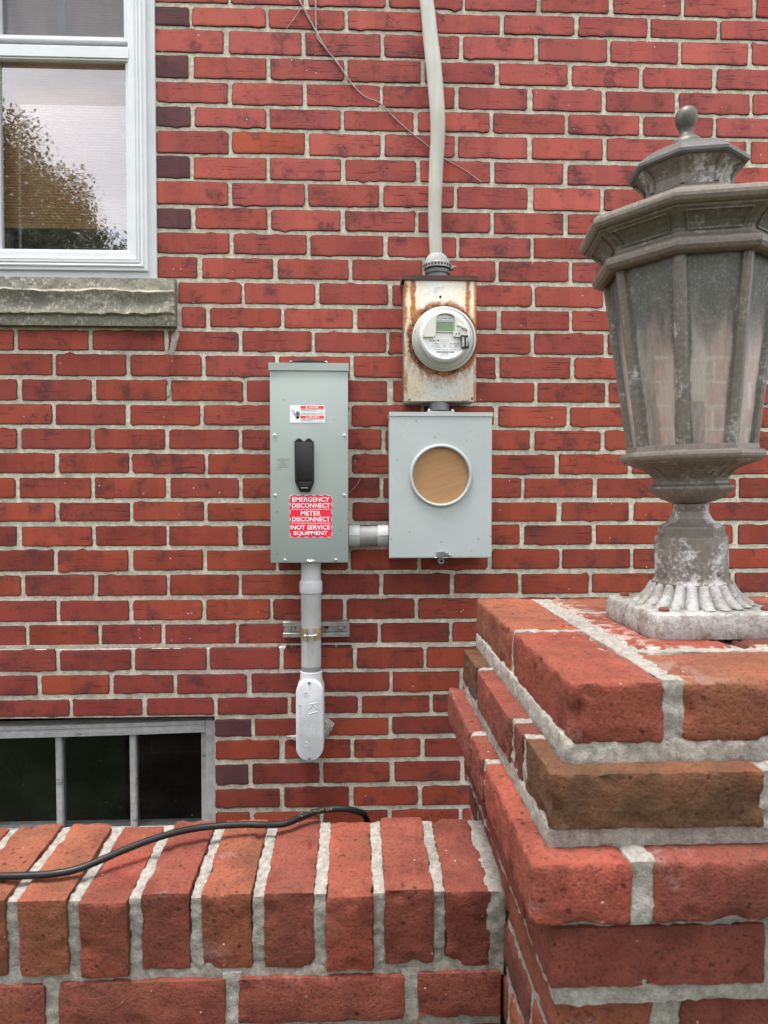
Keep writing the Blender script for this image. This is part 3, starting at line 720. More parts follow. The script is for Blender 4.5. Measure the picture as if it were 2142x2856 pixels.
for i in range(6):                                     # dashed white border
    a = i / 5.6
    for z0 in (RZ - .0012, RZ - RH): mb.box(RX + RW * max(0, a - .01), RX + RW * min(1, a + .08), -.1177, -.1174, z0, z0 + .0012)
    for x0 in (RX, RX + RW - .0014): mb.box(x0, x0 + .0014, -.11765, -.11735, RZ - RH * min(.99, a + .085), RZ - RH * max(.01, a))
link('border', mb.mesh(), paper, rs)
# danger sticker
ds = slab('danger_sticker', -.1750, -.0835, -.1172, -.11675, .1812, .2265, paper, dis, 0)
DX, DW, DZ, DH = -.1750, .0915, .2265, .0453
def D_(a, t): return DX + DW * a, DZ - DH * t
mb = MB()
for t0, t1 in ((.035, .185), (.60, .755)): x0, z1 = D_(.30, t0); x1, z0 = D_(.975, t1); mb.box(x0, x1, -.1176, -.1173, z0, z1)
link('red_band', mb.mesh(), redp, ds)
for body, t0, t1 in (("DANGER", .065, .165), ("PELIGRO", .635, .735)):
    x0, _ = D_(.545, 0); x1, _ = D_(.825 if body == "DANGER" else .845, 0); txt(body, x0, x1, D_(0, t1)[1], D_(0, t0)[1], -.1180, paper, ds, bold=.025)
    c, zb = D_(.475, t1 + .012); mb = MB(); mb.add([(c - .0033, -.1180, zb), (c + .0033, -.1180, zb), (c, -.1180, zb + .0058)], [(0, 1, 2)])
    link('warning_triangle', mb.mesh(), paper, ds)
    txt("!", c - .0004, c + .0004, zb + .0008, zb + .0042, -.1182, redp, ds)
for body, a1, t0, t1, m in (("HAZARDOUS VOLTAGE WILL CAUSE", .965, .215, .255, softink), ("SEVERE INJURY OR DEATH.", .75, .275, .315, ink), ("Turn off power supplying this equipment before working inside.", .965, .335, .365, softink),
                            ("TENSION DANGEREUSE. PEUT CAUSER", .965, .43, .465, ink), ("DES BLESSURES GRAVES OU LA MORT.", .965, .485, .52, ink), ("Couper l'alimentation de cet appareil avant de travailler.", .965, .54, .57, softink),
                            ("TENSION PELIGROSA. CAUSARA", .965, .785, .82, softink), ("LESIONES SERIAS O MUERTE.", .65, .845, .88, ink), ("Desconecte la fuente de alimentacion antes de trabajar.", .965, .90, .925, softink), ("dentro de este equipo. Vuelva a colocar todas las cubiertas.", .965, .945, .965, softink)):
    x0, z1 = D_(.31, t0); x1, z0 = D_(a1, t1); txt(body, x0, x1, z0, z1, -.1176, m, ds)
mb = MB()    # hand and spark
for a, t0, t1 in ((.165, .46, .60), (.192, .37, .60), (.217, .335, .60), (.245, .36, .60), (.270, .41, .60)):
    x, z1 = D_(a, t0); _, z0 = D_(a, t1); mb.box(x - .0009, x + .0009, -.1176, -.1173, z0, z1)
x, z = D_(.217, .60); mb.add([(x - .0055, -.1176, z - .001), (x - .0035, -.1176, z - .0075), (x + .003, -.1176, z - .0085), (x + .0055, -.1176, z - .001)], [(0, 1, 2, 3)])
mb.sweep([D_(.045, .27)[:1] + (-.1177,) + D_(0, .27)[1:], D_(.11, .36)[:1] + (-.1177,) + D_(0, .36)[1:], D_(.13, .44)[:1] + (-.1177,) + D_(0, .44)[1:], D_(.10, .50)[:1] + (-.1177,) + D_(0, .50)[1:], D_(.14, .58)[:1] + (-.1177,) + D_(0, .58)[1:]], .0007, 5)
link('hand_symbol', mb.mesh(), ink, ds)
for i, (b, a0, a1) in enumerate((("HANDLE IN MID-POSITION", .05, .97), ("INDICATES BREAKER", .12, .90), ("TRIPPED.", .34, .66), ("- TO RESTORE SERVICE,  -", 0, 1), ("MOVE HANDLE TO", .2, .86), ("EXTREME OFF, THEN ON.", .06, .95))):
    txt(b, -.2125 + .036 * a0, -.2125 + .036 * a1, .0845 - .0044 * i + .0004 * 0, .0862 - .0044 * i, -.1168, ink, dis)
txt("80-991-A", -.209, -.199, .0570, .0588, -.1168, ink, dis)

# ------------------------------------------------------------------ new pale meter socket box
nb = thing('meter_socket_box', 'pale grey meter socket box with round opening closed by brown cardboard', 'electrical box', (.225, 0, .01 + EYE))
slab('body', .0885, .3585, -.1125, -.004, -.1755, .203, pale, nb, .002)
cx, cz, hr = .224, .042, .0755; rx0, rx1, rz0, rz1 = .0865, .3605, -.1775, .2005
mb = MB(); N = 96; angs = sorted([2 * math.pi * k / N for k in range(N)] + [math.atan2(b - cz, a - cx) % (2 * math.pi) for a in (rx0, rx1) for b in (rz0, rz1)])
vs = []
for a in angs:
    c, s = math.cos(a), math.sin(a); t = min([(rx1 - cx) / c if c > 1e-6 else ((rx0 - cx) / c if c < -1e-6 else 9), (rz1 - cz) / s if s > 1e-6 else ((rz0 - cz) / s if s < -1e-6 else 9)])
    X, Z = cx + t * c, cz + t * s
    vs += [(X, -.1128, Z), (X, -.1150, Z), (cx + (X - cx) * .985, -.1160, cz + (Z - cz) * .985), (cx + (hr + .014) * c, -.1160, cz + (hr + .014) * s), (cx + hr * c, -.1160, cz + hr * s), (cx + hr * c, -.1128, cz + hr * s)]
n = len(angs); fs = [(i * 6 + j, ((i + 1) % n) * 6 + j, ((i + 1) % n) * 6 + j + 1, i * 6 + j + 1) for i in range(n) for j in range(5)]
mb.add(vs, fs); link('cover', mb.mesh(), pale, nb)
mb = MB(); mb.box(.0865, .3625, -.1185, -.003, .2085, .2103); mb.box(.0865, .3625, -.1185, -.1168, .1995, .2085); mb.box(.0865, .0882, -.1168, -.003, .1995, .2085); mb.box(.3608, .3625, -.1168, -.003, .1995, .2085)
link('hood', mb.mesh(), pale, nb)
mb = MB(); prof = [(.0845, -.1161), (.0842, -.1195), (.0825, -.1225), (.0790, -.1240), (.0762, -.1232), (.0750, -.1205), (.0748, -.1120)]
vs = []; fs = []
for r, y in prof:
    for k in range(96): a = 2 * math.pi * k / 96; vs.append((cx + r * math.cos(a), y, cz + r * math.sin(a)))
for j in range(len(prof) - 1):
    for k in range(96): fs.append((j * 96 + k, j * 96 + (k + 1) % 96, (j + 1) * 96 + (k + 1) % 96, (j + 1) * 96 + k))
mb.add(vs, fs); link('ring', mb.mesh(), pale, nb, smooth=True)
def make_card():
    g = G('cardboard'); v = g.node('ShaderNodeMapping'); v.inputs['Rotation'].default_value = (0, R(17), 0); g.put(v.inputs['Vector'], g.obj()); v = v.outputs[0]
    n = g.noise(g.vm('MULTIPLY', v, (8, 1, 160)), 1.4, 4, .6); z = g.sep(v)[2]; w = g.math('SINE', g.mul(z, 900)); big = g.noise(g.vm('MULTIPLY', v, (1, 1, 34)), 1.6, 2)
    col = g.mix(g.mr(n, .3, .7), (.36, .205, .10, 1), (.40, .235, .115, 1)); col = g.mix(g.mr(big, .60, .66, 0, .22), col, (.50, .33, .19, 1))
    return g.out(col, .85, 0, g.bump(n, .08, .001), .2)
mb = MB(); mb.add([(cx + .0755 * math.cos(2 * math.pi * k / 64), -.1130, cz + .0755 * math.sin(2 * math.pi * k / 64)) for k in range(64)] + [(cx + .0755 * math.cos(2 * math.pi * k / 64), -.1127, cz + .0755 * math.sin(2 * math.pi * k / 64)) for k in range(64)],
                  [tuple(range(64)), tuple(range(127, 63, -1))]); link('cardboard_disc', mb.mesh(), make_card(), nb)
la = link('latch', bevel(prism([(.2125, -.1612), (.2235, -.1595), (.2320, -.1600), (.2385, -.1640), (.2480, -.1650), (.2525, -.1680), (.2505, -.1725), (.2330, -.1735), (.2125, -.1755)], -.1215, -.1162).mesh(), .0008, 1), dgrey, nb)
mb = MB(); mb.lathe([(.0032, 0), (.0030, -.003), (.0008, -.0036)], (.2475, -.1215, -.1690), 'Y', 14); link('rivet', mb.mesh(), zinc, la, smooth=40)
link('plate', bevel(MB().box(.2070, .2440, -.1210, -.1162, -.1772, -.1757).mesh(), .0004, 1), zinc, la)
mb = MB(); prof = [(.0088, 0), (.0088, -.0016), (.0046, -.0016), (.0046, 0)]; mb.lathe(prof + [prof[0]], (.2255, -.1130, -.1850), 'Y', 24, False); mb.box(.2175, .2335, -.1145, -.1130, -.1835, -.1765)
link('hasp', mb.mesh(), dgrey, la, smooth=40)

# ------------------------------------------------------------------ rusty old meter box
def make_rusty():
    g = G('rusted_galvanised_cover'); o = g.obj(); s = g.sep(o); x, z = s[0], s[2]
    n = g.noise(o, 30, 5, .65); f = g.noise(o, 160, 4, .7); ns = g.noise(g.vm('MULTIPLY', o, (1, 1, .22)), 70, 5, .7); big = g.noise(o, 9, 3); sp = g.noise(o, 420, 2, .6)
    base = g.mix(g.mr(big, .35, .65), (.56, .58, .56, 1), (.62, .57, .43, 1))
    base = g.mix(g.mr(f, .46, .66, 0, .75), base, (.72, .72, .68, 1)); base = g.mix(g.mr(n, .56, .70, 0, .6), base, (.30, .32, .34, 1))
    warm = g.mul(g.math('ADD', g.mr(g.math('ABSOLUTE', x), .02, .085, 0, .55), g.mr(z, -.04, .12, 0, .2)), g.mr(ns, .32, .62))
    base = g.mix(g.mul(warm, .8), base, (.66, .46, .20, 1))
    dx = g.math('SUBTRACT', x, .0075); dz = g.math('SUBTRACT', z, .004); rr = g.math('SQRT', g.math('ADD', g.mul(dx, dx), g.mul(dz, dz)))
    rr = g.math('ADD', rr, g.mr(n, .3, .7, -.006, .006)); rr = g.math('ADD', rr, g.mr(f, .3, .7, -.0015, .0015))
    halo = g.mul(g.mr(rr, .093, .110, 1, 0), g.mr(ns, .26, .46, .45, 1)); core = g.mul(g.mr(rr, .0925, .101, 1, 0), g.mr(n, .38, .52, .25, 1))
    lowhalo = g.mul(g.mul(g.mr(rr, .090, .138, 1, 0), g.mr(z, .02, -.06)), g.mr(ns, .38, .55))
    dl = g.math('ABSOLUTE', g.math('SUBTRACT', x, -.073)); dr = g.math('ABSOLUTE', g.math('SUBTRACT', x, .0745)); d = g.math('ADD', g.math('MINIMUM', dl, dr), g.mr(n, .3, .7, -.003, .003))
    fall = g.mr(z, .055, .165); st = g.mul(g.mul(g.mr(d, .004, .0095, 1, 0), g.mr(ns, .22, .42, .6, 1)), g.mr(z, .0, .06, 0, 1))
    drip = g.mul(g.mul(g.mr(g.math('ABSOLUTE', g.math('ADD', dx, g.mr(n, .3, .7, -.004, .004))), .002, .011, 1, 0), g.mr(z, -.06, -.125, 1, 0)), g.mul(g.mr(z, -.06, -.075), g.mr(ns, .3, .5)))
    edge = g.mul(g.math('MAXIMUM', g.mr(g.math('ADD', x, g.mr(n, .3, .7, -.005, .005)), -.084, -.094), g.mr(x, .088, .0955)), g.mr(ns, .32, .48))
    orange = g.math('MAXIMUM', g.math('MAXIMUM', halo, st), g.math('MAXIMUM', g.math('MAXIMUM', edge, lowhalo), drip))
    col = g.mix(g.mul(orange, .92), base, g.mix(g.mr(f, .35, .65), (.22, .062, .014, 1), (.44, .17, .035, 1)))
    col = g.mix(core, col, g.mix(g.mr(f, .4, .65), (.045, .018, .010, 1), (.14, .045, .015, 1)))
    vd = g.voro(o, 42); vr = g.sep(g.voro(o, 42, out='Color'))[0]; spot = g.mul(g.mr(g.math('ADD', vd, g.mr(f, .3, .7, -.1, .1)), .10, .26, 1, 0), g.mr(vr, .93, .935))
    col = g.mix(g.mul(spot, .85), col, (.22, .08, .03, 1)); col = g.mix(g.mr(sp, .70, .76, 0, .6), col, (.10, .07, .05, 1))
    rust = g.math('MAXIMUM', orange, core)
    return g.out(col, g.mr(rust, 0, 1, .5, .92), g.mr(rust, 0, .6, .25, 0), g.bump(g.math('ADD', g.mul(f, .4), g.mul(rust, .8)), .35, .002), .4)
rusty = make_rusty(); rustside = simple('weathered_steel', (.30, .27, .24, 1), .6, .3, .3, 30, .3); rustcap = simple('brown_rust', (.085, .045, .033, 1), .85, 0, .35, 60, .5)
ob = thing('old_meter_box', 'old galvanised meter box streaked with orange rust around a round meter', 'electrical box', (.225, 0, .405 + EYE))
slab('body', .1290, .3215, -.0765, -.004, .2445, .570, rustside, ob, .0015)
slab('cover', .1285, .3235, -.0815, -.0768, .2435, .5675, rusty, ob, .002)
mb = MB(); mb.box(.1215, .3255, -.0865, -.003, .5765, .5790); mb.box(.1215, .3255, -.0865, -.0845, .5670, .5765); mb.box(.1215, .1235, -.0845, -.003, .5670, .5765); mb.box(.3235, .3255, -.0845, -.003, .5670, .5765)
link('hood', mb.mesh(), rustcap, ob)
for x, z in ((.1425, .2475), (.3125, .2510)): screw('screw', x, -.0817, z, .0026, ob, dgrey)
screw('screw', .2255, -.0817, .5235, .0022, ob, rustcap)
mb = MB(); mb.sweep([(.2855, -.0822, .2465), (.2855, -.0822, .2445), (.3030, -.0822, .2452), (.3030, -.0822, .2475)], .0007, 5); link('tab', mb.mesh(), ink, ob)

# ------------------------------------------------------------------ the meter plugged into it
ivory = simple('ivory_plastic', (.60, .60, .53, 1), .36, 0, .04, 20, .03); ivory2 = simple('grey_ivory_plastic', (.46, .47, .44, 1), .4, 0, .05, 20, .03)
dialm = simple('dial_plate', (.78, .80, .79, 1), .35, 0, .01, 20, 0)
mx, mz = .2325, .4085
mt = thing('electric_meter', 'round ivory electric meter with green display and black seal tag', 'meter', (mx, -.09, mz + EYE))
mb = MB(); mb.lathe([(.0865, -.0816), (.0868, -.087), (.085, -.0895), (.081, -.090), (.079, -.088)], (mx + .003, 0, mz + .0015), 'Y', 80, False); link('sealing_ring', mb.mesh(), ivory2, mt, smooth=50)
mb = MB(); mb.lathe([(.0800, -.084), (.0802, -.0935), (.0785, -.0965), (.0760, -.0972), (.0755, -.1000), (.0738, -.1015), (.0715, -.1015), (.0705, -.104), (.0692, -.108), (.0672, -.110), (.0668, -.118)], (mx, 0, mz), 'Y', 96, False)
link('base', mb.mesh(), ivory2, mt, smooth=40)
mb = MB(); mb.lathe([(.0668, -.116), (.0662, -.128), (.0648, -.1325), (.0622, -.1355), (.0600, -.1360), (.0585, -.1350), (.0575, -.1320), (.0572, -.1300), (.0001, -.1300)], (mx, 0, mz), 'Y', 96, False)
link('dial', mb.mesh(), dialm, mt, smooth=40)
K = 1.021e-4                                       # layout of the meter's face: units across from its centre
def F(u, v): return mx + (u - 917) * K, mz + (861 - v) * K
YF = -.1366
def fpoly(pts, y0, y1): return prism([F(*p) for p in pts], y0, y1)
arc = [(917 + 575 * math.cos(a), 861 + 575 * math.sin(a)) for a in [R(175) + (R(365) - R(175)) * k / 40 for k in range(41)]]
win_pts = [(1165, 905), (1165, 790), (1160, 450), (1130, 375), (1050, 325), (917, 305), (780, 325), (705, 375), (675, 440), (670, 830), (640, 890), (600, 910)]
shield = link('housing', bevel(fpoly(arc + win_pts, -.1390, -.1303).mesh(), .0008, 1), ivory, mt, smooth=35)
link('display', MB().box(F(692, 0)[0], F(1128, 0)[0], -.1340, -.1302, F(0, 748)[1], F(0, 515)[1]).mesh(), simple('lcd_green', (.155, .235, .140, 1), .25, 0, .05, 12, 0), mt)
mb = MB()
for (u0, u1, v0, v1) in ((678, 1160, 485, 512), (678, 1160, 750, 775), (676, 692, 512, 750), (1128, 1160, 512, 750)): mb.box(F(u0, 0)[0], F(u1, 0)[0], -.1346, -.1302, F(0, v1)[1], F(0, v0)[1])
link('bezel', mb.mesh(), ivory2, mt)
def ftx(body, u0, u1, v0, v1, mat=ink, **k): txt(body, F(u0, 0)[0], F(u1, 0)[0], F(0, v1)[1], F(0, v0)[1], -.1303, mat, mt, **k)
ftx("Aclara", 505, 700, 960, 1008, softink); ftx("I-210+c", 610, 765, 1040, 1082, softink); ftx("291 379 240", 1040, 1282, 1040, 1085)
ftx("CL 200", 655, 780, 1100, 1128, softink); ftx("240V", 860, 942, 1100, 1128, softink); ftx("3W", 1025, 1075, 1100, 1128, softink); ftx("FM2S", 1155, 1250, 1100, 1128, softink)
ftx("AEP", 562, 615, 1105, 1128, softink); ftx("TA 30   INSTRUMENT 60HZ  TA 30  KH 7.2  AC 1.0", 560, 1245, 1142, 1160, softink); ftx("DominionEnergy.com   42179363", 650, 1205, 1200, 1232, softink); ftx("142079363", 825, 1000, 1306, 1322, softink); ftx("DESCRIPTION: 2S", 800, 1048, 1345, 1368, softink)
mb = MB(); rb = random.Random(4); u = 702
while u < 1155: w = rb.choice((4, 4, 8, 12)); mb.box(F(u, 0)[0], F(u + w, 0)[0], -.1303, -.1301, F(0, 1298)[1], F(0, 1250)[1]); u += w + rb.choice((4, 7, 10))
link('barcode', mb.mesh(), softink, mt); mb = MB(); u = 730
while u < 1085: w = rb.choice((5, 9, 16)); mb.box(F(u, 0)[0], F(u + w, 0)[0], -.1303, -.1301, F(0, 432)[1], F(0, 395)[1]); u += w + rb.choice((6, 10, 24))
for k in range(14): mb.box(F(700 + k * 30, 0)[0], F(718 + k * 30, 0)[0], -.1303, -.1301, F(0, 472)[1], F(0, 458)[1])
link('barcode', mb.mesh(), softink, mt)
mb = MB()
for v in (960, 1000, 1045, 1090): mb.box(F(790, 0)[0], F(1005, 0)[0], -.1303, -.1301, F(0, v + 3)[1], F(0, v)[1])
for k in range(6): mb.box(F(790 + k * 43, 0)[0], F(793 + k * 43, 0)[0], -.1302, -.13005, F(0, 1090)[1], F(0, 960)[1])
mb.lathe([(.0026, 0), (.0026, -.0003), (.0001, -.0003)], (F(742, 0)[0], -.1300, F(0, 980)[1]), 'Y', 14)
link('print_table', mb.mesh(), softink, mt)
mb = MB(); mb.box(F(1118, 0)[0], F(1300, 0)[0], -.1385, -.1303, F(0, 905)[1], F(0, 775)[1]); link('port_block', bevel(mb.mesh(), .0012, 2), ivory, mt)
for (a, b, r_) in ((1195, 828, .0026), (1258, 828, .0026), (1155, 878, .0015)):
    mb = MB(); mb.lathe([(r_, 0), (r_, -.0005), (.0001, -.0005)], (F(a, b)[0], -.1386, F(a, b)[1]), 'Y', 16); link('port', mb.mesh(), dgrey, mt)
mb = MB(); mb.sweep([(F(1225, 575)[0], -.1405, F(1225, 575)[1]), (F(1300, 620)[0], -.1412, F(1300, 620)[1]), (F(1480, 735)[0], -.1405, F(1480, 735)[1])], [.0048, .0040, .0042], 10, flat=[.5] * 3)
link('seal_lever', mb.mesh(), ivory, mt, smooth=True)
for (a, b, r_) in ((1232, 553, .0011), (182, 660, .0011), (162, 708, .0011)):
    mb = MB(); mb.lathe([(r_, 0), (r_, -.0006), (.0001, -.0006)], (F(a, b)[0], -.1432 if a > 900 else -.0985, F(a, b)[1]), 'Y', 10); link('rivet', mb.mesh(), ink, mt)
sealt = link('seal_tag', bevel(prism([F(1300, 868), F(1395, 868), F(1425, 1215), F(1330, 1225)], -.1470, -.1395).mesh(), .001, 1), blackp, mt)
link('tag_half', bevel(prism([F(1402, 872), F(1490, 868), F(1512, 1205), F(1430, 1212)], -.1465, -.1395).mesh(), .001, 1), blackp, sealt)
txt("DOMINION", F(1335, 0)[0], F(1392, 0)[0], F(0, 1155)[1], F(0, 925)[1], -.1473, paper, sealt, rot=90, bold=.02); txt("0882416", F(1435, 0)[0], F(1483, 0)[0], F(0, 1140)[1], F(0, 935)[1], -.1468, paper, sealt, rot=90, bold=.01)
for P in ([(1310, 665), (1278, 720), (1290, 790), (1325, 870)], [(1490, 735), (1502, 790), (1480, 870)]):
    mb = MB(); mb.sweep(smoothcurve([(F(a, b)[0], -.143 + .001 * i, F(a, b)[1]) for i, (a, b) in enumerate(P)], 5), .0009, 6); link('seal_wire', mb.mesh(), paper, sealt, smooth=True)

# ------------------------------------------------------------------ conduits and fittings
nip = thing('conduit_nipple', 'short horizontal grey plastic conduit joining the green box to the pale box', 'conduit', (.033, -.06, -.121 + EYE))
mb = MB(); mb.lathe([(.0270, 0), (.0270, .108)], (-.0215, -.06, -.1215), 'X', 40); link('pipe', mb.mesh(), pvc_dark, nip, smooth=40)
for x0, x1 in ((-.0223, .0085), (.0565, .0868)):
    mb = MB(); mb.lathe([(.0270, 0), (.0292, .001), (.0296, .003), (.0296, x1 - x0 - .003), (.0292, x1 - x0 - .001), (.0270, x1 - x0)], (x0, -.06, -.1215), 'X', 40)
    mb.box(x0 + .003, x1 - .001, -.0915, -.0885, -.1185, -.1175)
    link('coupling', mb.mesh(), pvc, nip, smooth=40)
nn = thing('threaded_nipple', 'short dark metal nipple between the rusty box and the pale box', 'conduit', (.226, -.05, .225 + EYE))
mb = MB(); mb.lathe([(.0285, 0), (.0285, .0225)], (.2255, -.05, .2205), 'Z', 36); link('pipe', mb.mesh(), dgrey, nn, smooth=40)
link('flange', bevel(MB().box(.1905, .2655, -.088, -.012, .2108, .2170).mesh(), .003, 2), simple('cast_zinc', (.36, .37, .36, 1), .5, .6, .15, 60, .2), nn)
for x in (.1960, .2600):
    mb = MB(); mb.lathe([(.0040, 0), (.0042, .003), (.0025, .0055), (.0005, .006)], (x, -.078, .2172), 'Z', 12); link('screw', mb.mesh(), zinc, nn, smooth=40)

CXP, CYP = -.1250, -.0600
con = thing('vertical_conduit', 'vertical grey plastic conduit below the green box ending in a white access fitting', 'conduit', (CXP, CYP, -.45 + EYE))
mb = MB(); mb.lathe([(.0300, 0), (.0300, -.004), (.0268, -.0045), (.0265, -.030), (.0272, -.0490), (.0270, -.0520)], (CXP, CYP, -.1900), 'Z', 48); link('adapter', mb.mesh(), pvc_light, con, smooth=40)
mb = MB(); mb.lathe([(.0272, 0), (.0300, -.002), (.0312, -.006), (.0312, -.0325), (.0306, -.034), (.0270, -.0345)], (CXP, CYP, -.2415), 'Z', 48); link('coupling', mb.mesh(), pvc_light, con, smooth=40)
def make_pipe():
    g = G('scuffed_pvc'); o = g.obj(); z = g.sep(o)[2]; n = g.noise(g.vm('MULTIPLY', o, (1, 1, .4)), 26, 4, .6); f = g.noise(o, 120, 4)
    c = g.mix(g.mr(n, .35, .65), (.36, .365, .365, 1), (.44, .445, .445, 1)); sm = g.mr(g.noise(g.vm('MULTIPLY', o, (1.6, 1, .45)), 24, 2), .62, .72); c = g.mix(g.mul(sm, .55), c, (.24, .23, .22, 1))
    c = g.mix(g.mr(z, -.0265, -.0275), c, (.22, .22, .22, 1)); return g.out(c, .55, 0, g.bump(f, .1, .001), .4)
mb = MB(); mb.lathe([(.0272, 0), (.0272, -.2170)], (CXP, CYP, -.2755), 'Z', 48); link('pipe', mb.mesh(), make_pipe(), con, smooth=40)
lb = link('access_fitting', MB().lathe([(.0290, 0), (.0300, -.001), (.0300, -.014), (.0308, -.034), (.0308, -.06)], (CXP, CYP, -.4905), 'Z', 48).mesh(), pvc_light, con, smooth=40)
def capsule(x0, x1, z0, z1, n=18):
    r = (x1 - x0) / 2; cx = (x0 + x1) / 2
    return [(cx + r * math.cos(a), z0 + r + r * math.sin(a)) for a in [math.pi + math.pi * k / n for k in range(n + 1)]] + [(cx + r * math.cos(a), z1 - r + r * math.sin(a)) for a in [math.pi * k / n for k in range(n + 1)]]
me = prism(capsule(-.1640, -.0905, -.7290, -.5060), -.0905, -.012).mesh(); link('back_box', bevel(me, .004, 3), pvc_light, lb, smooth=40)
me = prism(capsule(-.1640, -.0920, -.7285, -.5085), -.0975, -.0908).mesh(); link('lid', bevel(me, .0025, 3), simple('chalky_pvc', (.60, .62, .65, 1), .5, 0, .16, 22, .08), lb, smooth=40)
pvl = pvc_light
for b, x0, x1, z0, z1 in (("KRALOY", -.1235, -.1120, -.6580, -.6030), ("MADE IN CANADA", -.1560, -.1490, -.6560, -.5740), ("2\"", -.1395, -.1320, -.6260, -.6090)):
    link('lettering', text_mesh(b, x0, x1, z0, z1, -.0980, rot=90, bold=.006, extrude=.0006), pvl, lb)
mb = MB()
for P in ([(-.1290, -.5730), (-.1060, -.5690)], [(-.1290, -.5860), (-.1180, -.5720)], [(-.1060, -.5850), (-.1180, -.5740)], [(-.1290, -.5990), (-.1060, -.5930)]): mb.sweep([(a, -.0978, b) for a, b in P], .0009, 5)
for zc in (-.5450, -.6810):
    for r_ in (.0062, .0035): mb.sweep([(-.1375 + r_ * math.cos(a), -.0978, zc + r_ * math.sin(a)) for a in [2 * math.pi * k / 20 for k in range(21)]], .0006, 5)
link('emblem', mb.mesh(), pvl, lb)
for z in (-.5150, -.7205): screw('screw', -.1280, -.0976, z, .0024, lb, dgrey)

st = thing('strut_channel', 'short slotted steel strut channel bolted across the brick behind the conduit', 'strut', (-.112, -.02, -.384 + EYE))
prof = [(-.025, -.3635), (-.0305, -.3635), (-.0315, -.3648), (-.0315, -.3710), (-.0270, -.3725), (-.0270, -.3745), (-.0330, -.3745)]
U = [(-.0260, -.3720), (-.0320, -.3720), (-.0320, -.3630), (-.003 - PROUD * 0, -.3630), (-.003, -.4030), (-.0320, -.4030), (-.0320, -.3945), (-.0260, -.3945)]
vs = []; fs = []
for x in (-.2050, -.0205):
    for y, z in U: vs.append((x, y, z))
    for y, z in [(-.0275, -.3738), (-.0338, -.3738), (-.0338, -.3612), (-.0012, -.3612), (-.0012, -.4048), (-.0338, -.4048), (-.0338, -.3927), (-.0275, -.3927)]: vs.append((x, y, z))
for k in range(7): fs += [(k, k + 1, 16 + k + 1, 16 + k), (8 + k, 8 + k + 1, 24 + k + 1, 24 + k), (k, k + 1, 9 + k, 8 + k), (16 + k, 17 + k, 25 + k, 24 + k)]
fs += [(0, 8, 24, 16), (7, 15, 31, 23)]
mb = MB(); mb.add(vs, fs); link('rail', bevel(mb.mesh(), .0008, 1), steel, st)
mb = MB()
for x0, x1 in ((-.188, -.172), (-.0905, -.0800), (-.0520, -.0340)): mb.box(x0, x1, -.0040, -.0032, -.3870, -.3800)
link('slot', mb.mesh(), ink, st)
for x, r_ in ((-.1880, .0135), (-.0470, .0115)):
    mb = MB(); mb.lathe([(r_, -.0032), (r_, -.0052), (.0060, -.0054), (.0056, -.0095), (.0042, -.0102), (.0005, -.0103)], (x, 0, -.3845), 'Y', 24); link('bolt', mb.mesh(), steel, st, smooth=40)
cl = thing('pipe_clamp', 'yellowish metal two-piece pipe clamp holding the conduit to the strut', 'clamp', (CXP, CYP, -.385 + EYE))
for s_ in (-1, 1):
    vs = []; fs = []; m = 14
    for z in (-.4020, -.3700):
        for k in range(m + 1):
            a = R(18) + R(120) * k / m
            for r_ in (.0275, .0292): vs.append((CXP + s_ * r_ * math.sin(a), CYP - r_ * math.cos(a), z))
    for k in range(m):
        a0 = 2 * k; b0 = 2 * (m + 1) + 2 * k
        fs += [(a0, a0 + 2, b0 + 2, b0), (a0 + 1, b0 + 1, b0 + 3, a0 + 3), (a0, a0 + 1, a0 + 3, a0 + 2), (b0, b0 + 2, b0 + 3, b0 + 1)]
    mb = MB(); mb.add(vs, fs); xe = CXP + s_ * .0090
    mb.box(min(xe, xe + s_ * .0018), max(xe, xe + s_ * .0018), -.1030, -.0860, -.4040, -.3690)
    link('strap', mb.mesh(), brass, cl, smooth=40)
mb = MB(); mb.lathe([(.0022, 0), (.0022, .034)], (CXP - .017, -.0960, -.3880), 'X', 12); mb.lathe([(.0052, 0), (.0052, .004)], (CXP - .0150, -.0960, -.3880), 'X', 6); mb.lathe([(.0058, 0), (.0050, .006), (.002, .007)], (CXP + .0110, -.0960, -.3870), 'X', 16)
link('bolt', mb.mesh(), zinc, cl, smooth=40)

# ------------------------------------------------------------------ service cable coming down the wall
def make_cable():
    g = G('weathered_cable'); o = g.obj(); n = g.noise(g.vm('MULTIPLY', o, (1, 1, .12)), 60, 4, .6); z = g.sep(o)[2]; b = g.noise(o, 8, 3)
    c = g.mix(g.mr(n, .3, .7), (.47, .47, .43, 1), (.58, .58, .55, 1)); c = g.mix(g.mul(g.mr(z, .45, -.25), g.mr(b, .3, .7, .3, 1)), c, (.36, .35, .29, 1))
    return g.out(c, .62, 0, g.bump(n, .25, .002), .4)
sc = thing('service_cable', 'thick grey service cable running down the brick into the rusty box', 'cable', (.215, -.03, 1.0 + EYE))
pts = [(.150, -.034, 2.6), (.158, -.036, 2.1), (.171, -.038, 1.70), (.184, -.040, 1.42), (.191, -.040, 1.333), (.196, -.040, 1.296), (.202, -.040, 1.235), (.209, -.041, 1.173), (.215, -.041, 1.111), (.2215, -.042, 1.025), (.222, -.042, .962), (.2185, -.041, .900), (.2155, -.041, .812), (.2145, -.041, .737), (.2185, -.042, .640)]
rad = [.0215, .0215, .0215, .0205, .0190, .0192, .0205, .0215, .0212, .0205, .0200, .0195, .0185, .0180, .0172]
P = smoothcurve(pts, 8); rr = []; ff = []
for i in range(len(P)): t = i / (len(P) - 1) * (len(rad) - 1); a = int(min(t, len(rad) - 2)); rr.append(rad[a] + (rad[a + 1] - rad[a]) * (t - a)); ff.append(.62 + .22 * max(0, (t - 8) / 6))
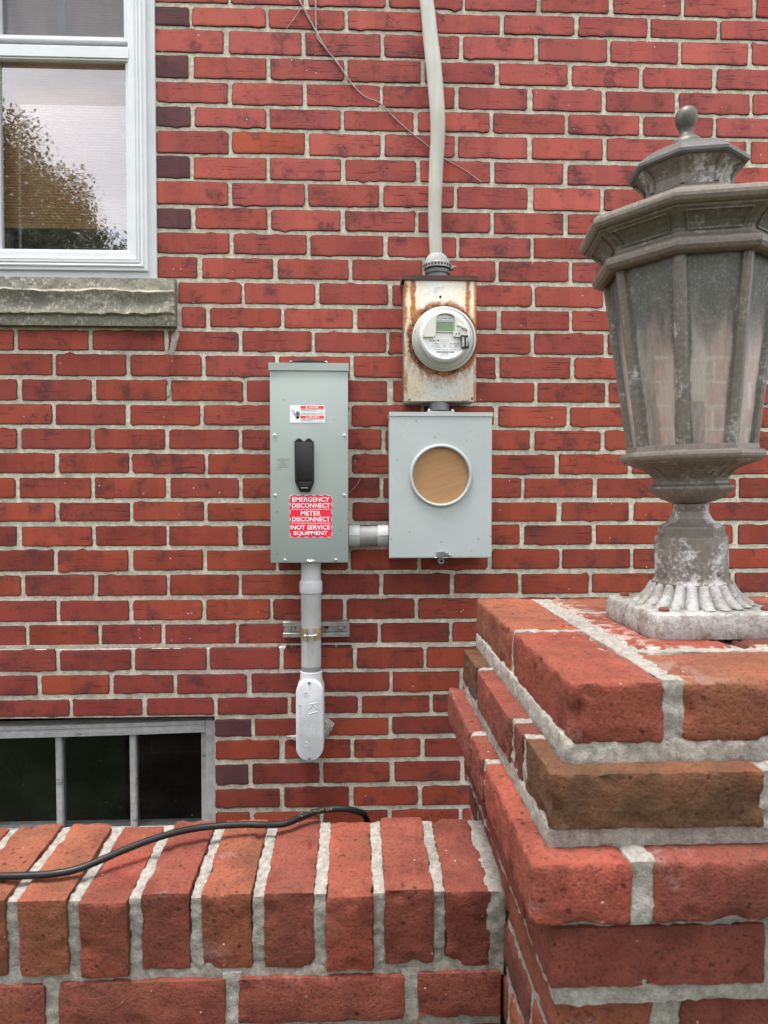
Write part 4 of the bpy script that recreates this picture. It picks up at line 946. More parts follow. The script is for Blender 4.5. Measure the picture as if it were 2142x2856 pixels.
mb = MB(); mb.sweep(P, rr, 24, flat=ff); link('sheath', mb.mesh(), make_cable(), sc, smooth=60)
cn = link('connector', MB().lathe([(.0300, 0), (.0300, .0150), (.0335, .0155), (.0345, .019), (.0345, .024), (.0325, .026)], (.2220, -.044, .5780), 'Z', 40).mesh(), dgrey, sc, smooth=40)
mb = MB(); mb.lathe([(.0330, 0), (.0372, .001), (.0385, .013), (.0370, .0145), (.0300, .0150)], (.2210, -.044, .6070), 'Z', 48); cl_m = simple('dull_zinc', (.40, .41, .42, 1), .5, .5, .15, 60, .2)
link('holed_strap', mb.mesh(), cl_m, cn, smooth=30)
mb = MB()
for k in range(13):
    a = R(180 + 8 + 164 * k / 12); c = Vector((.2210 + .0378 * math.cos(a), -.044 + .0378 * math.sin(a), .6140)); nrm = Vector((math.cos(a), math.sin(a), 0)); t = Vector((-nrm.y, nrm.x, 0))
    vs = [c + nrm * .0008 + t * (.0030 * math.cos(b)) + Vector((0, 0, .0032 * math.sin(b))) for b in [2 * math.pi * q / 12 for q in range(12)]]; mb.add(vs, [tuple(range(12))])
link('hole', mb.mesh(), ink, cn)
mb = MB(); prof = [(.0345, 0), (.0335, .006), (.0300, .012), (.0268, .018), (.0230, .0235), (.0190, .0265)]; mb.lathe(prof, (.2200, -.043, .6215), 'Z', 40)
mb.v = [(x + mnoise.noise(Vector((x * 90, y * 90, z * 90))) * .0022, y + mnoise.noise(Vector((x * 90, y * 90, z * 90 + 9))) * .0022, z) for x, y, z in mb.v]
link('putty', mb.mesh(), simple('grey_putty', (.30, .31, .30, 1), .85, 0, .2, 70, .5), cn, smooth=60)
mb = MB(); mb.box(.2550, .2660, -.060, -.046, .6040, .6105); mb.lathe([(.0035, 0), (.0035, .018)], (.2545, -.053, .6120), 'X', 10); link('clamp_screw', bevel(mb.mesh(), .001, 1), dgrey, cn)

# ------------------------------------------------------------------ dry vine stem on the wall
bark = simple('dry_stem', (.33, .26, .235, 1), .9, 0, .3, 120, .5)
vine = thing('dry_vine', 'thin dry vine stem trailing diagonally down the brick behind the grey cable', 'vine', (0, -.004, 1.1 + EYE))
def stem(pts, r0, r1):
    P = smoothcurve([(x / 1000, -.0045 - .0012 * math.sin(i * 1.9), z / 1000) for i, (x, z) in enumerate(pts)], 7); n = len(P)
    rr = [(r0 + (r1 - r0) * i / n) * (1 + .22 * mnoise.noise(Vector((i * .9, r0 * 999, 0)))) + (.0009 if i % 7 == 0 else 0) for i in range(n)]
    link('stem', MB().sweep(P, rr, 7).mesh(), bark, vine, smooth=True)
stem([(-196, 1420), (-156, 1347), (-131, 1302), (-106, 1258), (-87, 1223), (-53, 1182), (-10, 1123), (25, 1090), (65, 1074), (104, 1037), (151, 996), (211, 951), (245, 926), (307, 892), (350, 862)], .0026, .0014)
stem([(-113, 1420), (-111, 1348), (-110, 1286), (-106, 1247), (-87, 1223)], .0026, .0022)
stem([(-151, 1325), (-168, 1300), (-191, 1270)], .0013, .0009)
vine2 = thing('vine_twig', 'small curved dry vine twig stuck to the brick beside the green box', 'vine', (.0, -.003, .0 + EYE))
link('stem', MB().sweep(smoothcurve([(-.0215, -.004, -.003), (-.008, -.004, .008), (.003, -.005, .022), (.010, -.004, .036)], 6), [.0011] * 19, 6).mesh(), bark, vine2, smooth=True)

# ================================================================== PORCH WALL, PIER, LANTERN
def pcol(r, kind=None):
    p = {'red': (125, 68, 57), 'orange': (138, 80, 61), 'brown': (112, 70, 51), 'dark': (110, 62, 54), 'bright': (138, 71, 58)}[kind or r.choice(['red', 'red', 'bright', 'dark', 'orange'])]
    k = r.uniform(.86, 1.04); c = rgb(*p, k)
    return (c[0], c[1], c[2], {'orange': .55, 'brown': 1.0}.get(kind, r.uniform(.15, .6)))
rp = random.Random(5)
wallp = thing('porch_wall', 'low brick porch wall capped with bricks set on edge', 'wall', (-.4, -1.08, 0))
FY, CAPX = .83 - 2.0, [-.903 + .0715 * i for i in range(8)] + [-.403, -.332, -.261, -.190, -.117, -.044, .026, .098, .163]
CAPX = [-.403 - .0715 * i for i in range(8, 0, -1)] + CAPX[8:]
kinds = ['red', 'orange', 'bright', 'red', 'bright', 'red', 'red', 'orange', 'red', 'orange', 'red', 'orange', 'red', 'bright', 'red', 'dark']
CK = {8: 'orange', 9: 'bright', 10: 'red', 11: 'orange', 12: 'red', 13: 'bright', 14: 'red', 15: 'red'}
for i in range(len(CAPX) - 1):
    j = .0068 + rp.uniform(-.0012, .0014); x0, x1 = CAPX[i] + j, CAPX[i + 1] - (.0068 + rp.uniform(-.0012, .0014))
    if i == len(CAPX) - 2: x1 = CAPX[-1] - .002
    dz = rp.uniform(-.003, .0025); dy = rp.uniform(-.003, .003)
    block('brick', (x0, x1, FY + dy, FY + .170 + dy, -.5655 + dz, -.4700 + dz), 100 + i, M['pbrick'], wallp, pcol(rp, CK.get(i, kinds[i])), step=.005, rad=.0030, amp=.0010, fine=.0008, chip=.005, tilt=R(3.6) + rp.gauss(0, .006))
def mortar_block(dims, seed, parent, **k):
    k.setdefault('amp', .0030); k.setdefault('fine', .0019); k.setdefault('chip', 0.0); k.setdefault('step', .006); k.setdefault('rad', .002)
    return block('mortar', dims, seed, M['pmortar'], parent, None, **k)
for i in range(1, len(CAPX) - 1):
    x = CAPX[i]; mortar_block((x - .0077, x + .0077, FY + .0048, FY + .166, -.5650, -.4738 + rp.uniform(-.001, .001)), 200 + i, wallp, tilt=R(3.6), step=.004, amp=.0024)
mortar_block((.1560, .1785, FY + .0045, FY + .168, -.578, -.4735), 231, wallp, tilt=R(3.6), step=.0045)
mortar_block((-1.00, .1775, FY + .0075, FY + .160, -.5865, -.5615), 232, wallp, step=.006, amp=.0022)
SX = [-.780, -.572, -.3595, -.1490, .0645, .1760]; z = -.5785; row = 0; seed = 300
cxs = [SX, None]
rb_m = MB()
for row in range(13):
    zt = -.5785 - .0690 * row; zb = zt - .0565
    heads = [-.990 + .2115 * i + (.0 if row % 2 == 0 else .105) for i in range(7)] if row else SX
    heads = [-1.0] + [h for h in heads if -.95 < h < .12] + [.176] if row else [-.990] + SX
    for a, b in zip(heads[:-1], heads[1:]):
        if row < 2: block('brick', (a + .0068, b - (.0068 if b < .17 else .002), FY + rp.uniform(-.001, .002), FY + .09, zb + rp.uniform(-.001, .001), zt + rp.uniform(-.0015, .001)), seed, M['pbrick'], wallp, pcol(rp, rp.choice(['dark', 'red', 'dark'])), step=.006, rad=.004, amp=.0013); seed += 1
        else: rb_m.box(a + .006, b - .006, FY, FY + .09, zb, zt)
    for a, b in zip(heads[:-1], heads[1:]): rb_m.box(a + .006, b - .006, FY + .09, FY + .168, zb, zt)
    for h in heads[1:-1]:
        if row < 2: mortar_block((h - .011, h + .011, FY + .0048, FY + .085, zb - .006, zt + .006), seed, wallp, step=.005, amp=.002); seed += 1
me = bevel(rb_m.mesh(), .003, 1); me.attributes.new('lime', 'FLOAT', 'POINT')
link('brick', me, M['pbrick'], wallp, None, pcol(rp, 'red'), kind='stuff')
link('mortar', MB().box(-.998, .174, FY + .010, FY + .160, -1.45, -.574).mesh(), M['pmortar'], wallp)
mb = MB()

# ------------------------------------------------------------------ pier
pier = thing('brick_pier', 'square brick pier with stepped courses carrying the lantern', 'pier', (.425, -1.132, 0))
PX0, PX1, PY0, PY1 = .189, .661, .620 - 2, 1.116 - 2     # the top course; lower courses step out and back in
def course(bricks, z0, z1, seed, **k):
    for n, (x0, x1, y0, y1, kind) in enumerate(bricks):
        block('brick', (x0, x1, y0 - 2, y1 - 2, z0 + rp.uniform(-.001, .001), z1 + rp.uniform(-.001, .001)), seed + n, M['pbrick'], pier, pcol(rp, kind), **dict(dict(step=.0048, rad=.0026, amp=.0010, fine=.0008, chip=.0055), **k))
def nearjoint(w): # lime smears beside the joint round the lantern's foot
    return (.55 * max(0, 1 - abs(w[0] - .303) / .045) * (1 if w[1] + 2 > .745 and w[0] > .285 else .25) + (.4 if abs(w[1] + 2 - .747) < .01 else 0)) * (1 if w[2] > -.174 and w[0] > .26 else 0)
T1, B1 = -.169, -.2262
course([(.189, .2765, .620, .8515, 'bright'), (.189, .277, .8625, 1.116, 'orange'), (.2905, .495, .6205, .7375, 'orange'), (.507, .661, .620, .735, 'red'),
        (.303, .4135, .752, .978, 'bright'), (.427, .53, .752, .98, 'dark'), (.543, .661, .75, .98, 'red'), (.303, .475, .992, 1.114, 'orange'), (.489, .661, .99, 1.116, 'red')],
       B1, T1, 400, limef=nearjoint, rad=.005)
mortar_block((.1975, .6525, .6300 - 2, 1.108 - 2, -.244, -.1745), 450, pier, step=.007, amp=.0030, fine=.0018)
mortar_block((.2745, .2945, .6225 - 2, .745 - 2, -.228, -.1695), 451, pier, step=.004)
mortar_block((.2755, .3050, .74 - 2, 1.108 - 2, -.228, -.1700), 452, pier, step=.005, amp=.0022)
mortar_block((.29, .655, .7365 - 2, .7535 - 2, -.228, -.1700), 453, pier, step=.004, amp=.002)
mortar_block((.29, .655, .977 - 2, .9935 - 2, -.228, -.1705), 454, pier, step=.005, amp=.002)
mortar_block((.1915, .28, .8505 - 2, .8635 - 2, -.228, -.1700), 455, pier, step=.004, amp=.0018)
T2, B2 = -.2430, -.2945
course([(.166, .3560, .5985, .690, 'brown'), (.370, .575, .5985, .690, 'red'), (.59, .684, .5985, .80, 'dark'), (.165, .262, .7000, .7395, 'dark'), (.163, .262, .7515, .958, 'red'), (.164, .262, .972, 1.0885, 'brown'), (.275, .48, 1.0, 1.0885, 'red'), (.495, .684, .82, 1.0885, 'red')],
       B2, T2, 500)
mortar_block((.1860, .6665, .6215 - 2, 1.105 - 2, -.2485, -.2215), 550, pier, step=.005, amp=.0022, rad=.004)      # bed between courses 1 and 2, weathered to a slope
mortar_block((.1735, .675, .6065 - 2, 1.081 - 2, -.298, -.2520), 551, pier, step=.007, amp=.0016)
mortar_block((.352, .374, .6010 - 2, .688 - 2, -.297, -.2440), 552, pier, step=.004, amp=.0026)
for y in (.695, .7455, .965): mortar_block((.1675, .26, y - .0075 - 2, y + .0075 - 2, -.297, -.2440), 553 + int(y * 100), pier, step=.004, amp=.0022)
T3, B3 = -.3110, -.3655
course([(.1460, .2325, .5780, .803, 'bright'), (.2480, .455, .5785, .668, 'red'), (.469, .70, .578, .668, 'orange'), (.1450, .2350, .8145, .895, 'red'), (.1445, .2350, .907, 1.118, 'red'), (.25, .46, 1.03, 1.118, 'red'), (.475, .705, 1.03, 1.118, 'red'), (.60, .705, .70, 1.01, 'red')],
       B3, T3, 600, rad=.0045)
mortar_block((.1660, .68, .6060 - 2, 1.095 - 2, -.3165, -.2895), 650, pier, step=.005, amp=.0022, rad=.004)
mortar_block((.1545, .695, .5875 - 2, 1.109 - 2, -.368, -.3205), 651, pier, step=.007, amp=.0022)
mortar_block((.2300, .2510, .5805 - 2, .70 - 2, -.366, -.3120), 652, pier, step=.004, amp=.0034, fine=.0018)
for y in (.8088, .901): mortar_block((.1488, .235, y - .0075 - 2, y + .0075 - 2, -.366, -.3120), 660 + int(y * 10), pier, step=.004, amp=.002)
T4, B4 = -.3800, -.4345
course([(.1675, .3600, .6005, .690, 'red'), (.374, .58, .6005, .69, 'red'), (.59, .684, .60, .80, 'red'), (.1675, .26, .702, .905, 'red'), (.1675, .26, .917, 1.10, 'dark'), (.28, .68, 1.01, 1.10, 'red')], B4, T4, 700)
mortar_block((.1735, .68, .6045 - 2, 1.095 - 2, -.452, -.362), 750, pier, step=.007, amp=.0026)
mortar_block((.3575, .3765, .603 - 2, .69 - 2, -.440, -.378), 751, pier, step=.004)
z = -.4475; n = 0; far = MB()
while z > -1.42:
    zb = z - .0570
    off = n % 2
    if off == 0: b = [(.1775, .2685, .6155, .812, 'orange'), (.2905, .495, .6155, .706, 'red'), (.507, .66, .6155, .706, 'red'), (.1775, .268, .824, 1.03, 'red'), (.1775, .268, 1.042, 1.116, 'dark')]
    else: b = [(.1775, .382, .6155, .706, 'red'), (.394, .66, .6155, .706, 'orange'), (.1775, .268, .718, .92, 'dark'), (.1775, .268, .932, 1.116, 'red')]
    if n < 3: course(b, zb, z, 800 + 20 * n, rad=.006, step=.0062)
    else:
        for x0, x1, y0, y1, _ in b: far.box(x0, x1, y0 - 2, y1 - 2, zb, z)
    far.box(.57, .661, .72 - 2, .90 - 2, zb, z); far.box(.575, .661, .912 - 2, 1.116 - 2, zb, z); far.box(.28, .56, 1.03 - 2, 1.116 - 2, zb, z)
    if n == 0: mortar_block((.2665, .2925, .6185 - 2, .70 - 2, zb - .006, z + .008), 850, pier, step=.004, amp=.0030)
    if n < 3: mortar_block((.1815, .655, .6200 - 2, 1.110 - 2, zb - .0125, z + .0005), 860 + n, pier, step=.008, amp=.0020)
    z -= .0690; n += 1
me = bevel(far.mesh(), .003, 1); me.attributes.new('lime', 'FLOAT', 'POINT')
link('brick', me, M['pbrick'], pier, None, pcol(rp, 'red'), kind='stuff')
link('mortar', MB().box(.183, .655, .622 - 2, 1.108 - 2, -1.45, -.60).mesh(), M['pmortar'], pier)

# ------------------------------------------------------------------ lantern on the pier
LX, LY, PH = .4189, .872 - 2.0, -.5375
TX, TYL = -.0286, -.0108                      # the column leans a little
def lean(p):
    x, y, z = p; h = z + .1
    return (LX + x + TX * h, LY + y + TYL * h, z - TX * x - TYL * y)
def octo(prof, n=8, ph=PH, cap=True, flute=None):
    vs = []; fs = []; m = len(prof)
    for r, z in prof:
        for k in range(n):
            a = ph + k * 2 * math.pi / n; vs.append((r * math.sin(a), -r * math.cos(a), z))
    for j in range(m - 1):
        for k in range(n): fs.append((j * n + k, j * n + (k + 1) % n, (j + 1) * n + (k + 1) % n, (j + 1) * n + k))
    if cap: fs.append(tuple(range(n))); fs.append(tuple((m - 1) * n + k for k in range(n))[::-1])
    mb = MB(); mb.add([lean(v) for v in vs], fs); return mb
def make_bronze(name, white_lo, white_hi, brown=(.150, .130, .108, 1), rough=.5, wk=1.0):
    g = G(name); o = g.node('ShaderNodeNewGeometry').outputs['Position']; v = g.vm('ADD', o, (3, 5, 1))
    n = g.noise(v, 26, 5, .68, .0); f = g.noise(v, 190, 5, .75, .15); b = g.noise(v, 7, 3); ff = g.noise(v, 600, 2, .6)
    base = g.mix(g.mr(b, .35, .65), brown, (brown[0] * .78, brown[1] * .84, brown[2] * .86, 1)); base = g.mix(g.mr(f, .35, .65, 0, .5), base, tuple(x * 1.6 for x in brown[:3]) + (1,))
    w = g.mr(g.math('ADD', g.mul(n, .62), g.mul(f, .38)), white_lo, white_hi)
    col = g.mix(g.mul(w, .9), base, g.mix(g.mr(ff, .35, .65), (.42 * wk, .41 * wk, .40 * wk, 1), (.62 * wk, .62 * wk, .62 * wk, 1)))
    return g.out(col, g.mr(w, 0, 1, rough, .85), g.mr(w, 0, 1, .18, 0), g.bump(g.math('ADD', g.mul(f, .6), n), .3, .002), .45)
bronze = make_bronze('aged_bronze', .52, .68); bronze_w = make_bronze('chalky_bronze', .49, .60); bronze_ww = make_bronze('white_oxide', .38, .60, (.18, .145, .112, 1), wk=.74); bronze_sk = make_bronze('bright_oxide', .36, .60, (.20, .18, .155, 1), wk=.82); bronze_b = make_bronze('brown_bronze', .62, .72, (.165, .136, .112, 1), .42)
rustm = simple('rusted_screw', (.12, .035, .022, 1), .8, 0, .3, 90, .4)
lan = thing('pier_lantern', 'weathered bronze octagonal lantern with cloudy glass panes on a fluted base', 'lantern', (LX, LY, -.169 + EYE))
def sup(h, rc, n=8):   # rounded square outline
    out = []
    for cx, cy, a0 in ((h - rc, h - rc, 0), (-h + rc, h - rc, 90), (-h + rc, -h + rc, 180), (h - rc, -h + rc, 270)):
        for k in range(n + 1): a = R(a0 + 90 * k / n); out.append((cx + rc * math.cos(a), cy + rc * math.sin(a)))
    return out
vs = []; fs = []; prof = [(.0825, -.1688), (.0835, -.1660), (.0835, -.1470), (.0815, -.1415), (.0780, -.1395), (.05, -.1390)]
for h, zz in prof: vs += [(LX + a, LY + b, zz) for a, b in sup(h, min(.020, h * .5) if h < .0836 else .02)]
n = len(sup(.08, .02))
for j in range(len(prof) - 1):
    for k in range(n): fs.append((j * n + k, j * n + (k + 1) % n, (j + 1) * n + (k + 1) % n, (j + 1) * n + k))
fs.append(tuple(range(n))[::-1]); fs.append(tuple((len(prof) - 1) * n + k for k in range(n)))
mb = MB(); mb.add(vs, fs); link('base_plate', mb.mesh(), bronze_ww, lan, smooth=28)
for a, b in ((-1, -1), (-1, 1), (1, -1), (1, 1)):
    mb = MB(); mb.lathe([(.0060, 0), (.0062, .0022), (.0045, .0042), (.001, .0048)], (LX + a * .061, LY + b * .061, -.1392), 'Z', 16); link('screw', mb.mesh(), rustm, lan, smooth=40)
# fluted skirt
NF = 22; sub = 8; prof = [(.0730, -.1392), (.0715, -.1372), (.0672, -.1345), (.0620, -.1305), (.0575, -.1260), (.0540, -.1210), (.0515, -.1165), (.0500, -.1135), (.0470, -.1120)]
vs = []; fs = []; n = NF * sub
for j_, (r, z) in enumerate(prof):
    d = .0095 * (r - .046) / .026 + .0050
    for k in range(n): u = (k % sub) / sub; rr = r - d * (1 - math.sin(math.pi * u)) ** 1.6 - (.004 if j_ == 0 else 0); a = 2 * math.pi * k / n; vs.append(lean((rr * math.sin(a), -rr * math.cos(a), z)))
for j in range(len(prof) - 1):
    for k in range(n): fs.append((j * n + k, j * n + (k + 1) % n, (j + 1) * n + (k + 1) % n, (j + 1) * n + k))
mb = MB(); mb.add(vs, fs); link('fluted_skirt', mb.mesh(), bronze_sk, lan, smooth=45)
link('collar', octo([(.0460, -.1160), (.0472, -.1145), (.0472, -.1115), (.0455, -.1100), (.0433, -.1080), (.0430, -.1060), (.0426, -.0575), (.0418, -.0550), (.0395, -.0540)], 56).mesh(), bronze_w, lan, smooth=40)
for a in (R(-8), R(-98)):
    c = Vector(lean((.0431 * math.sin(a + .5), -.0431 * math.cos(a + .5), -.0985))); nrm = Vector((math.sin(a + .5), -math.cos(a + .5), 0)); t = Vector((-nrm.y, nrm.x, 0)); vs = []; fs = []
    for r_, h in ((.0036, 0), (.0036, .0006), (.0028, .0015), (.0006, .0018)):
        for k in range(12): b = 2 * math.pi * k / 12; vs.append(c + nrm * h + t * r_ * math.cos(b) + Vector((0, 0, r_ * math.sin(b))))
    for j in range(3):
        for k in range(12): fs.append((j * 12 + k, j * 12 + (k + 1) % 12, (j + 1) * 12 + (k + 1) % 12, (j + 1) * 12 + k))
    fs.append(tuple(36 + k for k in range(12))); mb = MB(); mb.add(vs, fs); link('screw', mb.mesh(), dgrey, lan, smooth=40)
link('pedestal', octo([(.0396, -.0545), (.0392, -.0535), (.0392, -.0440), (.0380, -.0425), (.0330, -.0405), (.0285, -.0380), (.0245, -.0335), (.0222, -.0285), (.0208, -.0235)]).mesh(), bronze_w, lan)
link('neck', octo([(.0200, -.0240), (.0205, -.0225), (.0207, -.0205), (.0212, -.0190), (.0212, -.0165), (.0205, -.0150), (.018, -.0145)], 40).mesh(), bronze_w, lan, smooth=40)
bowl = link('bowl', octo([(.0180, -.0148), (.0270, -.0125), (.0350, -.0090), (.0420, -.0045), (.0470, .0000), (.0488, .0018), (.0498, .0045), (.0490, .0070), (.0465, .0085), (.0440, .0100), (.0430, .0130), (.0440, .0170), (.0475, .0220), (.0540, .0270), (.0640, .0315), (.0740, .0350), (.0790, .0362), (.0800, .0385)]).mesh(), bronze, lan)
link('ring', octo([(.0795, .0380), (.0825, .0390), (.0840, .0415), (.0845, .0445), (.0838, .0475), (.0815, .0495), (.0770, .0500), (.0765, .0560), (.0745, .0565), (.0700, .0565)]).mesh(), bronze_b, lan)
# raised edges of the bowl panels
mb = MB()
for k in range(8):
    a = PH + (k + .5) * math.pi / 4; t = Vector((math.cos(a), math.sin(a), 0)); nr = Vector((math.sin(a), -math.cos(a), 0)); ap = math.cos(math.pi / 8); hw = math.sin(math.pi / 8)
    P = [(r * ap + .0006, z, r * hw) for r, z in ((.0455, .0190), (.0495, .0238), (.0555, .0283), (.0640, .0318), (.0720, .0345))]
    for s_ in (-1, 1): mb.sweep([lean(tuple(nr * d + t * s_ * (w - .0065) + Vector((0, 0, z)))) for d, z, w in P], .0010, 5)
    for d, z, w in (P[0], P[-1]): mb.sweep([lean(tuple(nr * d + t * q * (w - .0065) + Vector((0, 0, z)))) for q in (-1, 1)], .0010, 5)
link('panel_moulding', mb.mesh(), bronze, bowl)
# glass cage
GB, GT, RB, RT = .0560, .2720, .0735, .1010
def make_lglass():
    g = G('cloudy_lantern_glass'); at_ = g.attr('u'); zz = g.attr('v'); v = g.geo().outputs['Position']
    n = g.noise(v, 60, 5, .7); f = g.noise(v, 330, 4, .75); m = g.noise(g.vm('MULTIPLY', v, (1, 1, .25)), 34, 4, .6)
    e = g.math('MAXIMUM', g.mr(g.math('ADD', at_, g.mr(m, .3, .7, -.10, .10)), .58, .70), g.mul(g.mr(g.math('ADD', zz, g.mr(m, .3, .7, -.10, .10)), .52, .80), .92))
    tr_ = g.node('ShaderNodeBsdfTransparent'); tr_.inputs['Color'].default_value = (.93, .92, .90, 1)
    gl = g.node('ShaderNodeBsdfGlossy'); gl.inputs['Roughness'].default_value = .12
    film = g.node('ShaderNodeBsdfDiffuse'); g.put(film.inputs['Color'], g.mix(g.mr(f, .35, .65), (.66, .60, .55, 1), (.76, .71, .66, 1)))
    dirt = g.node('ShaderNodeBsdfDiffuse'); g.put(dirt.inputs['Color'], g.mix(g.mr(f, .52, .66), (.10, .107, .103, 1), (.24, .25, .24, 1)))
    m1 = g.node('ShaderNodeMixShader'); m1.inputs[0].default_value = .10; g.put(m1.inputs[1], tr_.outputs[0]); g.put(m1.inputs[2], gl.outputs[0])
    m2 = g.node('ShaderNodeMixShader'); tl = g.node('ShaderNodeBsdfTranslucent'); tl.inputs['Color'].default_value = (.92, .88, .84, 1); mf = g.node('ShaderNodeMixShader'); mf.inputs[0].default_value = .5; g.put(mf.inputs[1], film.outputs[0]); g.put(mf.inputs[2], tl.outputs[0])
    g.put(m2.inputs[0], g.math('ADD', g.mr(g.noise(g.vm('MULTIPLY', v, (1, 1, .14)), 70, 4, .65),   .34, .66, .34, .64), g.mr(f, .60, .72, 0, .25))); g.put(m2.inputs[1], m1.outputs[0]); g.put(m2.inputs[2], mf.outputs[0])
    m3 = g.node('ShaderNodeMixShader'); g.put(m3.inputs[0], g.mul(e, g.mr(n, .25, .5, .45, .85))); g.put(m3.inputs[1], m2.outputs[0]); g.put(m3.inputs[2], dirt.outputs[0])
    o = g.node('ShaderNodeOutputMaterial'); g.t.links.new(m3.outputs[0], o.inputs['Surface']); return g.m
lglass = make_lglass()
def vpt(r, z, k): a = PH + k * math.pi / 4; return Vector((r * math.sin(a), -r * math.cos(a), z))
for k in range(8):
    A, B, C_, D_2 = vpt(RB - .004, GB, k), vpt(RB - .004, GB, k + 1), vpt(RT - .004, GT, k + 1), vpt(RT - .004, GT, k)
    nu, nv = 10, 14; vs = []; fs = []; U_ = []; V_ = []
    for j in range(nv + 1):
        for i in range(nu + 1):
            s_, t_ = i / nu, j / nv; p = (A * (1 - s_) + B * s_) * (1 - t_) + (D_2 * (1 - s_) + C_ * s_) * t_
            vs.append(lean(tuple(p))); U_.append(abs(s_ * 2 - 1)); V_.append(t_)
    for j in range(nv):
        for i in range(nu): a = j * (nu + 1) + i; fs.append((a, a + 1, a + nu + 2, a + nu + 1))
    me = bpy.data.meshes.new('pane'); me.from_pydata([(a, b, c + EYE) for a, b, c in vs], [], fs); me.update()
    me.attributes.new('u', 'FLOAT', 'POINT').data.foreach_set('value', U_); me.attributes.new('v', 'FLOAT', 'POINT').data.foreach_set('value', V_)
    link('pane', me, lglass, lan)
    # corner bar: a folded strip at each vertex, with a lip
    vs = []; fs = []
    for z, rr in ((GB - .001, RB), (GT + .002, RT)):
        c = vpt(rr, z, k); pl = (vpt(rr, z, k - 1) - c).normalized(); pr = (vpt(rr, z, k + 1) - c).normalized(); o_ = Vector((c.x, c.y, 0)).normalized()
        w = .0078
        for p in (c + pl * w - o_ * .004, c + pl * w + o_ * .0008, c + pl * (w * .55) + o_ * .0024, c + o_ * .0022, c + pr * (w * .55) + o_ * .0024, c + pr * w + o_ * .0008, c + pr * w - o_ * .004, c - o_ * .006): vs.append(lean(tuple(p)))
    for i in range(8): fs.append((i, (i + 1) % 8, 8 + (i + 1) % 8, 8 + i))
    mb = MB(); mb.add(vs, fs); link('corner_bar', mb.mesh(), bronze, lan)
# roof: bead, panelled frieze, eave bead, slope, little louvre and its cap
link('lower_bead', octo([(.094, .2700), (.1010, .2650), (.1090, .2650), (.1135, .2672), (.1160, .2715), (.1163, .2755), (.1145, .2795), (.1110, .2818), (.1060, .2826), (.1030, .2845), (.1015, .2870)]).mesh(), bronze_b, lan)
fz = link('frieze', octo([(.1015, .2860), (.1015, .2890), (.1030, .2935), (.1070, .2985), (.1135, .3040), (.1195, .3080), (.1230, .3100), (.1240, .3130)]).mesh(), bronze, lan)
mb = MB()
for k in range(8):
    a = PH + (k + .5) * math.pi / 4; t = Vector((math.cos(a), math.sin(a), 0)); nr = Vector((math.sin(a), -math.cos(a), 0)); ap = math.cos(math.pi / 8); hw = math.sin(math.pi / 8)
    P = [(r * ap + .0007, z, r * hw) for r, z in ((.1025, .2915), (.1070, .2982), (.1135, .3037), (.1185, .3072))]
    for s_ in (-1, 1): mb.sweep([lean(tuple(nr * d + t * s_ * (w - .010) + Vector((0, 0, z)))) for d, z, w in P], .0012, 5)
    for d, z, w in (P[0], P[-1]): mb.sweep([lean(tuple(nr * d + t * q * (w - .010) + Vector((0, 0, z)))) for q in (-1, 1)], .0012, 5)
link('panel_moulding', mb.mesh(), bronze, fz)
link('eave', octo([(.1235, .3120), (.1270, .3125), (.1300, .3150), (.1316, .3190), (.1316, .3225), (.1300, .3262), (.1265, .3285), (.1100, .3330), (.0800, .3440), (.0560, .3560), (.0505, .3600)]).mesh(), bronze_b, lan)
link('louvre', octo([(.0500, .3570), (.0490, .3620), (.0490, .3720), (.0510, .3775), (.0555, .3830), (.0610, .3870), (.0640, .3885)]).mesh(), bronze_w, lan)
mb = MB()
for k in range(8):
    for s_, w_ in ((1, .006), (-1, .006)):
        pass
    P = [vpt(r, z, k) for r, z in ((.0500, .3605), (.0498, .3720), (.0520, .3775), (.0570, .3832), (.0620, .3868))]; mb.sweep([lean(tuple(p)) for p in P], .0030, 6)
link('bracket', mb.mesh(), bronze, lan)
link('cap', octo([(.0620, .3880), (.0670, .3885), (.0692, .3905), (.0694, .3940), (.0675, .3965), (.0640, .3985), (.0560, .4050), (.0440, .4120), (.0300, .4185), (.0190, .4225), (.0150, .4235)]).mesh(), make_bronze('slate_bronze', .60, .72, (.09, .088, .088, 1), .38), lan)
link('finial', octo([(.0190, .4220), (.0185, .4250), (.0150, .4290), (.0105, .4320), (.0082, .4370), (.0080, .4400), (.0092, .4430), (.0118, .4480), (.0130, .4530), (.0132, .4570), (.0122, .4620), (.0095, .4660), (.0050, .4685), (.0010, .4690)], 28).mesh(), make_bronze('dark_bronze', .66, .78, (.085, .076, .066, 1), .45), lan, smooth=60)
# lamp inside
link('socket', octo([(.0170, .0500), (.0170, .1080), (.0160, .1090), (.0130, .1090)], 20).mesh(), simple('dark_socket', (.06, .065, .06, 1), .6), lan, smooth=40)
g = G('frosted_bulb'); bulbm = g.out((.90, .92, .86, 1), .35, 0, None, .5)
link('bulb', octo([(.0130, .1088), (.0165, .1120), (.0185, .1200), (.0195, .1500), (.0190, .1750), (.0170, .1950), (.0130, .2060), (.0070, .2120), (.001, .2140)], 24).mesh(), bulbm, lan, smooth=60)

